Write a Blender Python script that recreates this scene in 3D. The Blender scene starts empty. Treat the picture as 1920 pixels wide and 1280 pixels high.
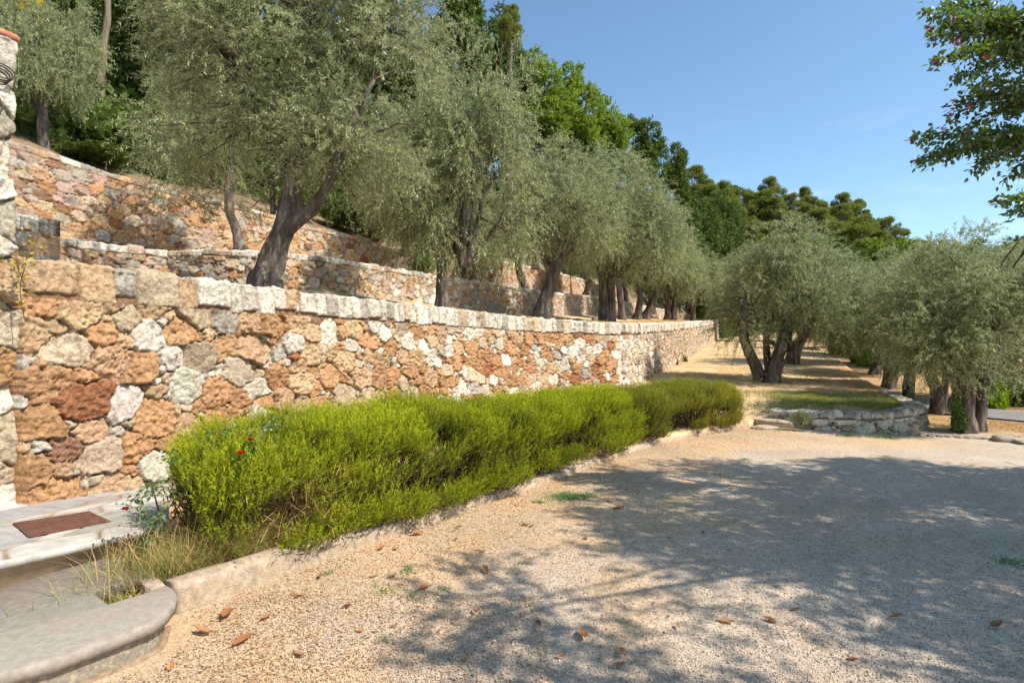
import bpy, math, random
import numpy as np
from mathutils import Vector

# ------------------------------------------------------------------ camera, light, exposure
SC = bpy.context.scene
COL = SC.collection
F = 1067.0            # focal length in pixels of the 1920 px wide photograph
EYE = 1.6
HOR = 640.0

cam_d = bpy.data.cameras.new("camera")
cam_d.sensor_width = 36.0
cam_d.lens = 36.0 * F / 1920.0
cam_d.clip_start = 0.05
cam_d.clip_end = 3000
cam = bpy.data.objects.new("camera", cam_d)
cam.location = (0, 0, EYE)
cam.rotation_euler = (math.radians(90), 0, 0)
COL.objects.link(cam)
SC.camera = cam

SUN_EL = math.radians(50)
SUN_XY = (0.90, -0.436)
SUN_DIR = Vector((SUN_XY[0] * math.cos(SUN_EL), SUN_XY[1] * math.cos(SUN_EL), math.sin(SUN_EL)))
sun_d = bpy.data.lights.new("sun", 'SUN')
sun_d.energy = 4.9
sun_d.angle = math.radians(0.53)
sun_d.color = (1.0, 0.945, 0.86)
sun = bpy.data.objects.new("sun", sun_d)
sun.rotation_euler = SUN_DIR.to_track_quat('Z', 'Y').to_euler()
sun.location = (20, -8, 30)
COL.objects.link(sun)

world = bpy.data.worlds.new("World")
SC.world = world
world.use_nodes = True
wn, wl = world.node_tree.nodes, world.node_tree.links
wn.clear()
w_out = wn.new('ShaderNodeOutputWorld')
w_bg = wn.new('ShaderNodeBackground')
sky = wn.new('ShaderNodeTexSky')
sky.sky_type = 'NISHITA'
sky.sun_disc = False
sky.sun_elevation = SUN_EL
sky.sun_rotation = math.atan2(SUN_XY[0], SUN_XY[1])
sky.altitude = 200
sky.air_density = 1.0
sky.dust_density = 0.6
sky.ozone_density = 0.9
w_bg.inputs['Strength'].default_value = 0.148
# a few faint wisps of cloud low over the hill
geo = wn.new('ShaderNodeTexCoord')
mp = wn.new('ShaderNodeMapping')
mp.inputs['Scale'].default_value = (5.0, 5.0, 16.0)
nz = wn.new('ShaderNodeTexNoise')
nz.inputs['Scale'].default_value = 2.2
nz.inputs['Detail'].default_value = 7
rmp = wn.new('ShaderNodeValToRGB')
rmp.color_ramp.elements[0].position = 0.56
rmp.color_ramp.elements[0].color = (0, 0, 0, 1)
rmp.color_ramp.elements[1].position = 0.80
rmp.color_ramp.elements[1].color = (0.22, 0.22, 0.22, 1)
sep = wn.new('ShaderNodeSeparateXYZ')
low = wn.new('ShaderNodeMapRange')
low.inputs['From Min'].default_value = 0.36
low.inputs['From Max'].default_value = 0.22
mul = wn.new('ShaderNodeMath'); mul.operation = 'MULTIPLY'
mixw = wn.new('ShaderNodeMix'); mixw.data_type = 'RGBA'
mixw.inputs[7].default_value = (6.2, 6.4, 6.8, 1)
wl.new(geo.outputs['Generated'], mp.inputs['Vector'])
wl.new(mp.outputs['Vector'], nz.inputs['Vector'])
wl.new(nz.outputs['Fac'], rmp.inputs['Fac'])
wl.new(geo.outputs['Generated'], sep.inputs['Vector'])
wl.new(sep.outputs['Z'], low.inputs['Value'])
wl.new(rmp.outputs['Color'], mul.inputs[0])
wl.new(low.outputs['Result'], mul.inputs[1])
wl.new(mul.outputs['Value'], mixw.inputs[0])
tint = wn.new('ShaderNodeMix'); tint.data_type = 'RGBA'; tint.blend_type = 'MULTIPLY'; tint.inputs[0].default_value = 1.0
tint.inputs[7].default_value = (0.86, 1.0, 1.02, 1)
wl.new(sky.outputs['Color'], tint.inputs[6]); wl.new(tint.outputs[2], mixw.inputs[6])
wl.new(mixw.outputs[2], w_bg.inputs['Color'])
wl.new(w_bg.outputs['Background'], w_out.inputs['Surface'])

SC.view_settings.view_transform = 'Standard'
SC.view_settings.look = 'None'
SC.view_settings.exposure = 0.50
SC.view_settings.gamma = 1.0
SC.cycles.max_bounces = 6
SC.cycles.diffuse_bounces = 3
SC.cycles.glossy_bounces = 2
SC.cycles.transmission_bounces = 3
SC.cycles.transparent_max_bounces = 4

# ------------------------------------------------------------------ helpers
def at(px, py, Y):
    """point seen at photograph pixel (px, py) at distance Y"""
    return np.array([(px - 960.0) / F * Y, Y, EYE + (HOR - py) / F * Y])

def lin(r, g, b, k=1.0):
    f = lambda c: ((c / 255.0 + 0.055) / 1.055) ** 2.4 if c > 10 else c / 255.0 / 12.92
    return np.array([f(r), f(g), f(b)]) * k

def _h(ix, iy, iz, seed):
    h = (ix.astype(np.int64) * 374761393 + iy.astype(np.int64) * 668265263 + iz.astype(np.int64) * 2147483647 + seed * 1274126177) & 0xffffffff
    h = ((h ^ (h >> 13)) * 1274126177) & 0xffffffff
    h = (h ^ (h >> 16)) & 0xffffffff
    return h.astype(np.float64) / 4294967295.0

def vnoise(x, y, z=None, seed=0):
    x = np.asarray(x, float); y = np.asarray(y, float)
    z = np.zeros_like(x) if z is None else np.asarray(z, float)
    xi, yi, zi = np.floor(x), np.floor(y), np.floor(z)
    fx, fy, fz = x - xi, y - yi, z - zi
    fx = fx * fx * (3 - 2 * fx); fy = fy * fy * (3 - 2 * fy); fz = fz * fz * (3 - 2 * fz)
    r = 0
    for dz in (0, 1):
        wz = fz if dz else 1 - fz
        for dy in (0, 1):
            wy = fy if dy else 1 - fy
            for dx in (0, 1):
                wx = fx if dx else 1 - fx
                r = r + _h(xi + dx, yi + dy, zi + dz, seed) * wx * wy * wz
    return r * 2 - 1

def fbm(x, y, z=None, seed=0, octv=4, gain=0.5):
    r, a, f = 0, 1.0, 1.0
    for k in range(octv):
        r = r + a * vnoise(np.asarray(x) * f, np.asarray(y) * f, None if z is None else np.asarray(z) * f, seed + k * 17)
        a *= gain; f *= 2.03
    return r

def build(name, verts, faces, material, parent=None, attrs=None, smooth=False, loc=None):
    """faces: list of int arrays, each (n, k).  One mesh object."""
    if isinstance(faces, np.ndarray): faces = [faces]
    faces = [np.asarray(f, dtype=np.int32) for f in faces if len(f)]
    me = bpy.data.meshes.new(name)
    verts = np.asarray(verts, dtype=np.float32)
    me.vertices.add(len(verts))
    me.vertices.foreach_set("co", verts.ravel())
    nl = sum(f.size for f in faces); npol = sum(len(f) for f in faces)
    me.loops.add(nl); me.polygons.add(npol)
    me.loops.foreach_set("vertex_index", np.concatenate([f.ravel() for f in faces]))
    starts = []; s = 0
    for f in faces:
        starts.append(s + np.arange(len(f)) * f.shape[1]); s += f.size
    me.polygons.foreach_set("loop_start", np.concatenate(starts).astype(np.int32))
    if smooth:
        me.polygons.foreach_set("use_smooth", np.ones(npol, dtype=bool))
    me.update(calc_edges=True)
    for k, v in (attrs or {}).items():
        v = np.asarray(v, dtype=np.float32)
        if v.ndim == 1:
            a = me.attributes.new(k, 'FLOAT', 'POINT'); a.data.foreach_set("value", v)
        else:
            a = me.attributes.new(k, 'FLOAT_COLOR', 'POINT')
            c = np.ones((len(v), 4), np.float32); c[:, :3] = v
            a.data.foreach_set("color", c.ravel())
    me.materials.append(material)
    o = bpy.data.objects.new(name, me)
    COL.objects.link(o)
    if parent is not None: o.parent = parent
    if loc is not None: o.location = loc
    return o

def tag(o, label=None, cat=None, group=None, kind=None):
    if label: o["label"] = label
    if cat: o["category"] = cat
    if group: o["group"] = group
    if kind: o["kind"] = kind
    return o

def empty(name, loc, label, cat, group=None, rz=0.0):
    o = bpy.data.objects.new(name, None)
    o.empty_display_size = 0.2
    COL.objects.link(o)
    o.location = tuple(float(v) for v in loc); o.rotation_euler = (0, 0, rz)
    return tag(o, label, cat, group)

def link_copy(src, parent, loc=(0, 0, 0), scale=(1, 1, 1), rz=0.0):
    c = src.copy(); COL.objects.link(c)
    c.parent = parent; c.location = loc; c.scale = scale; c.rotation_euler = (0, 0, rz)
    return c

class Acc:
    """collects verts and faces of several pieces of ONE part"""
    def __init__(s): s.v, s.f, s.n, s.a = [], {}, 0, {}
    def add(s, v, faces, **attrs):
        v = np.asarray(v, float)
        for f in (faces if isinstance(faces, list) else [faces]):
            f = np.asarray(f); s.f.setdefault(f.shape[1], []).append(f + s.n)
        s.v.append(v); s.n += len(v)
        for k, a in attrs.items():
            a = np.asarray(a, float)
            if a.ndim == 0 or (a.ndim == 1 and len(a) == 3 and len(v) != 3): a = np.tile(a, (len(v), 1)) if a.ndim else np.full(len(v), float(a))
            s.a.setdefault(k, []).append(a)
    def build(s, name, material, parent=None, smooth=False, **kw):
        return build(name, np.vstack(s.v), [np.vstack(f) for f in s.f.values()], material, parent, {k: np.concatenate(a) for k, a in s.a.items()}, smooth, **kw)

# ------------------------------------------------------------------ materials
def newmat(name):
    m = bpy.data.materials.new(name); m.use_nodes = True
    nt = m.node_tree; nt.nodes.clear()
    return m, nt.nodes, nt.links

def stone_mat(name, ns=40.0, amt=0.35, bs=90.0, bump=0.5, bdist=0.01, rough=0.95, pit=0.0):
    m, N, L = newmat(name)
    out = N.new('ShaderNodeOutputMaterial'); b = N.new('ShaderNodeBsdfPrincipled')
    b.inputs['Roughness'].default_value = rough; b.inputs['Specular IOR Level'].default_value = 0.2
    at_ = N.new('ShaderNodeAttribute'); at_.attribute_name = 'Col'
    tc = N.new('ShaderNodeTexCoord')
    n1 = N.new('ShaderNodeTexNoise'); n1.inputs['Scale'].default_value = ns; n1.inputs['Detail'].default_value = 10; n1.inputs['Roughness'].default_value = .72
    n2 = N.new('ShaderNodeTexNoise'); n2.inputs['Scale'].default_value = bs; n2.inputs['Detail'].default_value = 8; n2.inputs['Roughness'].default_value = .68
    mr = N.new('ShaderNodeMapRange')
    mr.inputs['From Min'].default_value = 0.36; mr.inputs['From Max'].default_value = 0.6
    mr.inputs['To Min'].default_value = 1 - amt; mr.inputs['To Max'].default_value = 1 + amt * 0.35
    vm = N.new('ShaderNodeVectorMath'); vm.operation = 'SCALE'
    bp = N.new('ShaderNodeBump'); bp.inputs['Strength'].default_value = bump; bp.inputs['Distance'].default_value = bdist
    for n in (n1, n2): L.new(tc.outputs['Object'], n.inputs['Vector'])
    L.new(n1.outputs['Fac'], mr.inputs['Value'])
    L.new(at_.outputs['Color'], vm.inputs[0]); L.new(mr.outputs['Result'], vm.inputs['Scale'])
    L.new(vm.outputs['Vector'], b.inputs['Base Color'])
    L.new(n2.outputs['Fac'], bp.inputs['Height'])
    L.new(bp.outputs['Normal'], b.inputs['Normal'])
    L.new(b.outputs['BSDF'], out.inputs['Surface'])
    return m

def leaf_mat(name, c_a, c_b, under=None, trans=0.25, gloss=0.0, tcol=None):
    """two-sided leaf; 'rnd' picks a shade per leaf between c_a and c_b"""
    m, N, L = newmat(name)
    out = N.new('ShaderNodeOutputMaterial')
    at_ = N.new('ShaderNodeAttribute'); at_.attribute_name = 'rnd'
    mx = N.new('ShaderNodeMix'); mx.data_type = 'RGBA'
    mx.inputs[6].default_value = (*c_a, 1); mx.inputs[7].default_value = (*c_b, 1)
    L.new(at_.outputs['Fac'], mx.inputs[0])
    colr = mx.outputs[2]
    if under is not None:
        g = N.new('ShaderNodeNewGeometry'); m2 = N.new('ShaderNodeMix'); m2.data_type = 'RGBA'
        m2.inputs[7].default_value = (*under, 1)
        L.new(g.outputs['Backfacing'], m2.inputs[0]); L.new(colr, m2.inputs[6]); colr = m2.outputs[2]
    d = N.new('ShaderNodeBsdfDiffuse'); t = N.new('ShaderNodeBsdfTranslucent'); ms = N.new('ShaderNodeMixShader')
    L.new(colr, d.inputs['Color'])
    if tcol is not None: t.inputs['Color'].default_value = (*tcol, 1)
    else: L.new(colr, t.inputs['Color'])
    ms.inputs['Fac'].default_value = trans
    L.new(d.outputs[0], ms.inputs[1]); L.new(t.outputs[0], ms.inputs[2])
    last = ms.outputs[0]
    if gloss > 0:
        gl = N.new('ShaderNodeBsdfGlossy'); gl.inputs['Roughness'].default_value = 0.5
        gl.inputs['Color'].default_value = (1, 1, 1, 1)
        m3 = N.new('ShaderNodeMixShader'); m3.inputs['Fac'].default_value = gloss
        L.new(last, m3.inputs[1]); L.new(gl.outputs[0], m3.inputs[2]); last = m3.outputs[0]
    L.new(last, out.inputs['Surface'])
    return m

def noise_mat(name, c1, c2, scale=5.0, bscale=60.0, bump=0.5, bdist=0.01, rough=0.95, stretch=(1, 1, 1), c3=None, spec=0.2):
    m, N, L = newmat(name)
    out = N.new('ShaderNodeOutputMaterial'); b = N.new('ShaderNodeBsdfPrincipled')
    b.inputs['Roughness'].default_value = rough; b.inputs['Specular IOR Level'].default_value = spec
    tc = N.new('ShaderNodeTexCoord'); mpn = N.new('ShaderNodeMapping'); mpn.inputs['Scale'].default_value = stretch
    L.new(tc.outputs['Object'], mpn.inputs['Vector'])
    n1 = N.new('ShaderNodeTexNoise'); n1.inputs['Scale'].default_value = scale; n1.inputs['Detail'].default_value = 12; n1.inputs['Roughness'].default_value = 0.74
    n2 = N.new('ShaderNodeTexNoise'); n2.inputs['Scale'].default_value = bscale; n2.inputs['Detail'].default_value = 9; n2.inputs['Roughness'].default_value = .7
    cr = N.new('ShaderNodeValToRGB')
    cr.color_ramp.elements[0].position = 0.34; cr.color_ramp.elements[0].color = (*c1, 1)
    cr.color_ramp.elements[1].position = 0.66; cr.color_ramp.elements[1].color = (*c2, 1)
    if c3 is not None:
        e = cr.color_ramp.elements.new(0.5); e.color = (*c3, 1)
    bp = N.new('ShaderNodeBump'); bp.inputs['Strength'].default_value = bump; bp.inputs['Distance'].default_value = bdist
    L.new(mpn.outputs['Vector'], n1.inputs['Vector']); L.new(mpn.outputs['Vector'], n2.inputs['Vector'])
    L.new(n1.outputs['Fac'], cr.inputs['Fac']); L.new(cr.outputs['Color'], b.inputs['Base Color'])
    L.new(n2.outputs['Fac'], bp.inputs['Height']); L.new(bp.outputs['Normal'], b.inputs['Normal'])
    L.new(b.outputs['BSDF'], out.inputs['Surface'])
    return m

M = {}
M['rubble'] = stone_mat('rubble_stone', 26, 0.42, 42, 1.0, 0.030, pit=1)
M['slab'] = stone_mat('flag_stone', 9, 0.22, 120, 0.35, 0.003, rough=0.85)
M['bark'] = noise_mat('olive_bark', lin(58, 51, 45), lin(150, 137, 122), 7, 26, 1.0, 0.03, stretch=(1, 1, 0.28), c3=lin(94, 83, 74))
M['bark_pale'] = noise_mat('pale_bark', lin(90, 78, 66), lin(150, 132, 112), 9, 40, 0.8, 0.02, stretch=(1, 1, 0.3))
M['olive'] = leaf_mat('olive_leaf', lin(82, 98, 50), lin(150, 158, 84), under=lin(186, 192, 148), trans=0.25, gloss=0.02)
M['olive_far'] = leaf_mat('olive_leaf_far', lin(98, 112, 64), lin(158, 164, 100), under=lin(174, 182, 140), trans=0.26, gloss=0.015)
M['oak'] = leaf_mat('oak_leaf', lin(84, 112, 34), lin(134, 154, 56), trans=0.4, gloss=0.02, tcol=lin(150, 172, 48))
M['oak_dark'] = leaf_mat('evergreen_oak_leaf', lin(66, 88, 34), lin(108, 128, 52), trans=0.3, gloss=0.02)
M['pine'] = leaf_mat('pine_needles', lin(100, 116, 52), lin(156, 162, 82), trans=0.35)
M['myrtle'] = leaf_mat('crape_myrtle_leaf', lin(40, 68, 24), lin(78, 104, 36), trans=0.34, gloss=0.07, tcol=lin(120, 150, 30))
M['rosemary'] = leaf_mat('rosemary_needles', lin(100, 112, 34), lin(186, 188, 46), trans=0.34, tcol=lin(172, 186, 38))
M['rosemary_dull'] = leaf_mat('rosemary_needles_dull', lin(112, 114, 46), lin(164, 162, 58), trans=0.3)
M['shrub'] = leaf_mat('shrub_leaf', lin(64, 100, 26), lin(120, 152, 40), trans=0.35, gloss=0.04)
M['shrub_lime'] = leaf_mat('lime_shrub_leaf', lin(110, 150, 20), lin(165, 190, 40), trans=0.4)
M['wood'] = noise_mat('hedge_wood', lin(60, 45, 32), lin(120, 98, 74), 20, 80, 0.6, 0.005)
M['straw'] = leaf_mat('straw_blade', lin(176, 138, 84), lin(214, 184, 128), trans=0.2)
M['litter'] = leaf_mat('litter_flake', lin(128, 88, 54), lin(232, 196, 150), trans=0.1)
M['grass'] = leaf_mat('green_blade', lin(118, 132, 62), lin(178, 176, 104), trans=0.3)
M['dryleaf'] = leaf_mat('dry_leaf', lin(140, 92, 60), lin(196, 148, 104), trans=0.12)
M['petal'] = leaf_mat('rose_petal', lin(190, 12, 14), lin(228, 30, 30), trans=0.25)
M['pink'] = leaf_mat('pink_blossom', lin(150, 50, 80), lin(206, 110, 130), trans=0.3)
M['terracotta'] = noise_mat('terracotta', lin(168, 100, 72), lin(206, 140, 108), 12, 60, 0.3, 0.004, rough=0.8)
M['concrete'] = noise_mat('weathered_concrete', lin(150, 130, 108), lin(202, 182, 156), 22, 70, 1.0, 0.012, c3=lin(178, 156, 132))
M['greystone'] = noise_mat('grey_step_stone', lin(134, 125, 113), lin(162, 152, 138), 22, 160, 0.6, 0.003, rough=0.8, stretch=(1, 1, 1), c3=lin(149, 139, 126))
M['darkstone'] = noise_mat('dark_step_stone', lin(112, 103, 92), lin(140, 130, 117), 24, 120, 0.35, 0.003, rough=0.85)
M['rust'] = noise_mat('rusted_iron', lin(80, 54, 44), lin(116, 80, 64), 14, 120, 0.4, 0.003, rough=0.8)
M['asphalt'] = noise_mat('asphalt', lin(116, 112, 108), lin(140, 135, 130), 12, 200, 0.5, 0.004)
M['wire'] = noise_mat('old_wire', lin(60, 52, 46), lin(96, 84, 74), 20, 80, 0.2, 0.002, rough=0.6)

def gravel_mat():
    m, N, L = newmat('gravel')
    out = N.new('ShaderNodeOutputMaterial'); b = N.new('ShaderNodeBsdfPrincipled')
    b.inputs['Roughness'].default_value = 0.95; b.inputs['Specular IOR Level'].default_value = 0.15
    at_ = N.new('ShaderNodeAttribute'); at_.attribute_name = 'Col'
    tc = N.new('ShaderNodeTexCoord')
    v = N.new('ShaderNodeTexVoronoi'); v.inputs['Scale'].default_value = 120
    v2 = N.new('ShaderNodeTexVoronoi'); v2.inputs['Scale'].default_value = 210
    n = N.new('ShaderNodeTexNoise'); n.inputs['Scale'].default_value = 22; n.inputs['Detail'].default_value = 6
    for k in (v, v2, n): L.new(tc.outputs['Object'], k.inputs['Vector'])
    sp = N.new('ShaderNodeSeparateColor'); L.new(v.outputs['Color'], sp.inputs['Color'])
    mr = N.new('ShaderNodeMapRange'); mr.inputs['To Min'].default_value = 0.7; mr.inputs['To Max'].default_value = 1.25
    L.new(sp.outputs['Red'], mr.inputs['Value'])
    mr2 = N.new('ShaderNodeMapRange'); mr2.inputs['From Min'].default_value = 0.3; mr2.inputs['From Max'].default_value = 0.7
    mr2.inputs['To Min'].default_value = 0.84; mr2.inputs['To Max'].default_value = 1.1
    L.new(n.outputs['Fac'], mr2.inputs['Value'])
    mm = N.new('ShaderNodeMath'); mm.operation = 'MULTIPLY'
    L.new(mr.outputs['Result'], mm.inputs[0]); L.new(mr2.outputs['Result'], mm.inputs[1])
    vm = N.new('ShaderNodeVectorMath'); vm.operation = 'SCALE'
    L.new(at_.outputs['Color'], vm.inputs[0]); L.new(mm.outputs['Value'], vm.inputs['Scale'])
    L.new(vm.outputs['Vector'], b.inputs['Base Color'])
    ad = N.new('ShaderNodeMath'); ad.operation = 'ADD'
    L.new(v.outputs['Distance'], ad.inputs[0]); L.new(v2.outputs['Distance'], ad.inputs[1])
    bp = N.new('ShaderNodeBump'); bp.invert = True; bp.inputs['Strength'].default_value = 0.8; bp.inputs['Distance'].default_value = 0.007
    L.new(ad.outputs['Value'], bp.inputs['Height']); L.new(bp.outputs['Normal'], b.inputs['Normal'])
    L.new(b.outputs['BSDF'], out.inputs['Surface'])
    return m
M['gravel'] = gravel_mat()
M['soil'] = stone_mat('dry_soil', 12, 0.35, 45, 0.8, 0.02)

# ------------------------------------------------------------------ paths
def catmull(keys, n=16):
    K = np.asarray(keys, float)
    P = np.vstack([2 * K[0] - K[1], K, 2 * K[-1] - K[-2]])
    out = []
    for i in range(1, len(P) - 2):
        p0, p1, p2, p3 = P[i - 1:i + 3]
        d0, d1, d2 = (max(np.linalg.norm((b - a)[:2]), 1e-3) for a, b in ((p0, p1), (p1, p2), (p2, p3)))
        m1 = (p2 - p0) / (d0 + d1) * d1; m2 = (p3 - p1) / (d1 + d2) * d1
        for t in np.linspace(0, 1, n, endpoint=False):
            t2, t3 = t * t, t * t * t
            out.append((2 * t3 - 3 * t2 + 1) * p1 + (t3 - 2 * t2 + t) * m1 + (-2 * t3 + 3 * t2) * p2 + (t3 - t2) * m2)
    out.append(K[-1])
    return np.array(out)

class Path:
    def __init__(s, keys, smooth=True):
        s.P = catmull(keys) if smooth else np.asarray(keys, float)
        d = np.linalg.norm(np.diff(s.P[:, :2], axis=0), axis=1)
        s.u = np.concatenate([[0], np.cumsum(d)]); s.len = s.u[-1]
    def pos(s, u):
        return np.stack([np.interp(u, s.u, s.P[:, k]) for k in range(s.P.shape[1])], -1)
    def nrm(s, u, e=0.12):
        a = s.pos(np.clip(u - e, 0, s.len)); b = s.pos(np.clip(u + e, 0, s.len))
        d = (b - a)[..., :2]; d /= np.maximum(np.linalg.norm(d, axis=-1, keepdims=True), 1e-9)
        return np.stack([d[..., 1], -d[..., 0]], -1)
    def samples(s, k=0.0016, mn=0.010, mx=0.09, u0=0.0, u1=None):
        u = u0; r = [u]; u1 = s.len if u1 is None else u1
        while u < u1:
            p = s.pos(u); d = math.hypot(p[0], p[1])
            u += min(mx, max(mn, d * k)); r.append(min(u, u1))
        return np.array(r)

# ------------------------------------------------------------------ rubble stonework (true relief)
def pack(rng, L, H, rfun, passes=((1.25, 0.45), (0.85, 0.9), (0.5, 1.4), (0.30, 2.0)), asp=1.25, tries=26000):
    """dart-throw stones: big first, then ever smaller ones between them"""
    cu = np.zeros(0); cv = np.zeros(0); ra = np.zeros(0)
    r_mid = rfun(np.linspace(0, L, 400))
    est = np.sum(L / 400 * H / (np.pi * (r_mid * 0.9) ** 2))
    for fac, dens in passes:
        n = int(min(tries, est * dens * 7))
        # positions drawn in proportion to how many stones fit
        w = 1 / r_mid ** 2; cw = np.cumsum(w) / np.sum(w)
        us = np.interp(rng.random(n), cw, np.linspace(0, L, 400)); vs = rng.random(n) * H
        rs = rfun(us) * fac * rng.uniform(0.82, 1.18, n)
        for u, v, r in zip(us, vs, rs):
            if len(cu):
                m = np.abs(cu - u) < 0.9
                q = ((cu[m] - u) / asp) ** 2 + (cv[m] - v) ** 2
                if np.any(q < (0.88 * (ra[m] + r)) ** 2): continue
            cu = np.append(cu, u); cv = np.append(cv, v); ra = np.append(ra, r)
    return cu, cv, ra

def cells(U, V, cu, cv, a, b, rot, pw, ulim=3.2, WU=None, WV=None):
    """additively weighted superellipse Voronoi on the grid U (cols) x V (rows)"""
    shp = (len(V), len(U))
    d1 = np.full(shp, 9.0); d2 = np.full(shp, 9.0); idx = np.zeros(shp, np.int32)
    for i in range(len(cu)):
        R = ulim * max(a[i], b[i])
        j0, j1 = np.searchsorted(U, (cu[i] - R, cu[i] + R)); k0, k1 = np.searchsorted(V, (cv[i] - R, cv[i] + R))
        if j1 <= j0 or k1 <= k0: continue
        du = U[None, j0:j1] - cu[i]; dv = V[k0:k1, None] - cv[i]
        if WU is not None: du = du + WU[k0:k1, j0:j1]; dv = dv + WV[k0:k1, j0:j1]
        c, s = math.cos(rot[i]), math.sin(rot[i])
        x = np.abs(c * du + s * dv) / a[i]; y = np.abs(-s * du + c * dv) / b[i]
        d = ((x ** pw + y ** pw) ** (1 / pw) - 1) * math.sqrt(a[i] * b[i])
        A = d1[k0:k1, j0:j1]; B = d2[k0:k1, j0:j1]; I = idx[k0:k1, j0:j1]
        m = d < A
        B[:] = np.where(m, A, np.minimum(B, d)); A[:] = np.where(m, d, A); I[m] = i
    return idx, d1, d2 - d1

PAL = {
 'orange': lin(197, 152, 109), 'tan': lin(206, 172, 134), 'rust': lin(170, 114, 78), 'white': lin(226, 214, 194),
 'grey': lin(178, 168, 152), 'cream': lin(204, 182, 152), 'pink': lin(192, 164, 144), 'brown': lin(152, 118, 92)}

def relief(rng, U, V, cu, cv, r, kinds, asp, jit=0.22, bulge=0.045, joint=0.03, pw=3.0, joint_col=lin(176, 136, 100), rough=1.0, warp=1.0, edge=0.0075):
    """height (m) and colour for each grid node"""
    n = len(cu)
    a = r * asp * rng.uniform(0.85, 1.2, n); b = r * rng.uniform(0.8, 1.12, n)
    rot = rng.normal(0, jit, n)
    UU, VV = np.meshgrid(U, V)
    # domain warp gives irregular outlines: done by shifting the lookup
    rm = float(np.median(r)); wk = 0.15 * np.interp(U, np.sort(cu), r[np.argsort(cu)])[None, :]
    fq = 0.55 / rm
    WU = wk * fbm(UU * fq, VV * fq, seed=14, octv=3); WV = wk * fbm(UU * fq + 40, VV * fq, seed=15, octv=3)
    idx, d1, e = cells(U, V, cu, cv, a, b, rot, pw, WU=WU, WV=WV)
    e = e + warp * (0.006 * fbm(UU * 18, VV * 18, seed=5, octv=2) + 0.004 * vnoise(UU * 60, VV * 60, seed=9))
    e = np.maximum(e, 0)
    d1c = np.clip(d1, 0, 0.06)
    off = rng.normal(0, 0.011, n); tu = rng.normal(0, 0.15, n); tv = rng.normal(0, 0.15, n)
    porous = np.isin(kinds, ['orange', 'rust', 'tan', 'brown']).astype(float)
    prof = 1 - np.exp(-e / edge)
    du = UU - cu[idx]; dv = VV - cv[idx]
    P = porous[idx]
    ns = fbm(UU * 9, VV * 9, seed=21, octv=3)
    nf = fbm(UU * 34, VV * 34, seed=33, octv=3)
    nr = np.abs(fbm(UU * 15, VV * 22, seed=41, octv=3)) + 0.5 * np.abs(vnoise(UU * 60, VV * 66, seed=43))
    fac = np.abs(vnoise(UU * 13 + idx * 1.7, VV * 11, seed=44))
    h = prof * (bulge + off[idx] + du * tu[idx] + dv * tv[idx]) + rough * prof * (0.012 * ns + 0.008 * nf + 0.012 * fac + P * (0.015 * nr - 0.008 + 0.007 * nf))
    h = h - joint * .7 * np.exp(-e / 0.006) - 0.06 * d1c
    base = np.array([PAL[k] for k in kinds]) * rng.uniform(0.80, 1.14, n)[:, None] * (1 + rng.normal(0, 0.022, (n, 3)))
    col = base[idx]
    st = fbm(UU * 9 + idx * 3.7, VV * 9, seed=51, octv=4)
    stain = np.clip(st * 0.8, -0.5, 0.5)[..., None]
    mixc = np.where(P[..., None] > 0.5, lin(172, 118, 82), lin(186, 152, 118))
    col = col * (1 - 0.45 * np.clip(stain, 0, 1)) + mixc * 0.45 * np.clip(stain, 0, 1)
    pitm = np.clip((nr - 1.0) * 1.4, 0, 1) * P
    pitd = np.clip(0.28 - nr, 0, 0.3) / 0.3 * P
    col = col * (1 - 0.35 * pitd[..., None]) * (1 + 0.12 * pitm[..., None])
    lich = np.clip(fbm(UU * 13, VV * 13, seed=61, octv=3) - 0.55, 0, 0.5)[..., None]
    col = col * (1 - 0.9 * lich * (1 - P[..., None]))
    w = np.exp(-e / 0.005)[..., None]
    jc = joint_col * .55 * (1 + 0.25 * vnoise(UU * 40, VV * 40, seed=71))[..., None]  # joint colour darkened to stand for shadow in the cracks
    col = col * (1 - w) + jc * w
    return h, np.clip(col, 0.01, 0.85)

def grid_faces(nr, nc):
    i = np.arange(nr - 1)[:, None] * nc + np.arange(nc - 1)[None, :]
    return np.stack([i, i + 1, i + 1 + nc, i + nc], -1).reshape(-1, 4)

def kinds_for(rng, cu, mixfun):
    out = []
    for u in cu:
        names, w = mixfun(u); w = np.array(w, float); out.append(names[rng.choice(len(names), p=w / w.sum())])
    return np.array(out)

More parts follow.
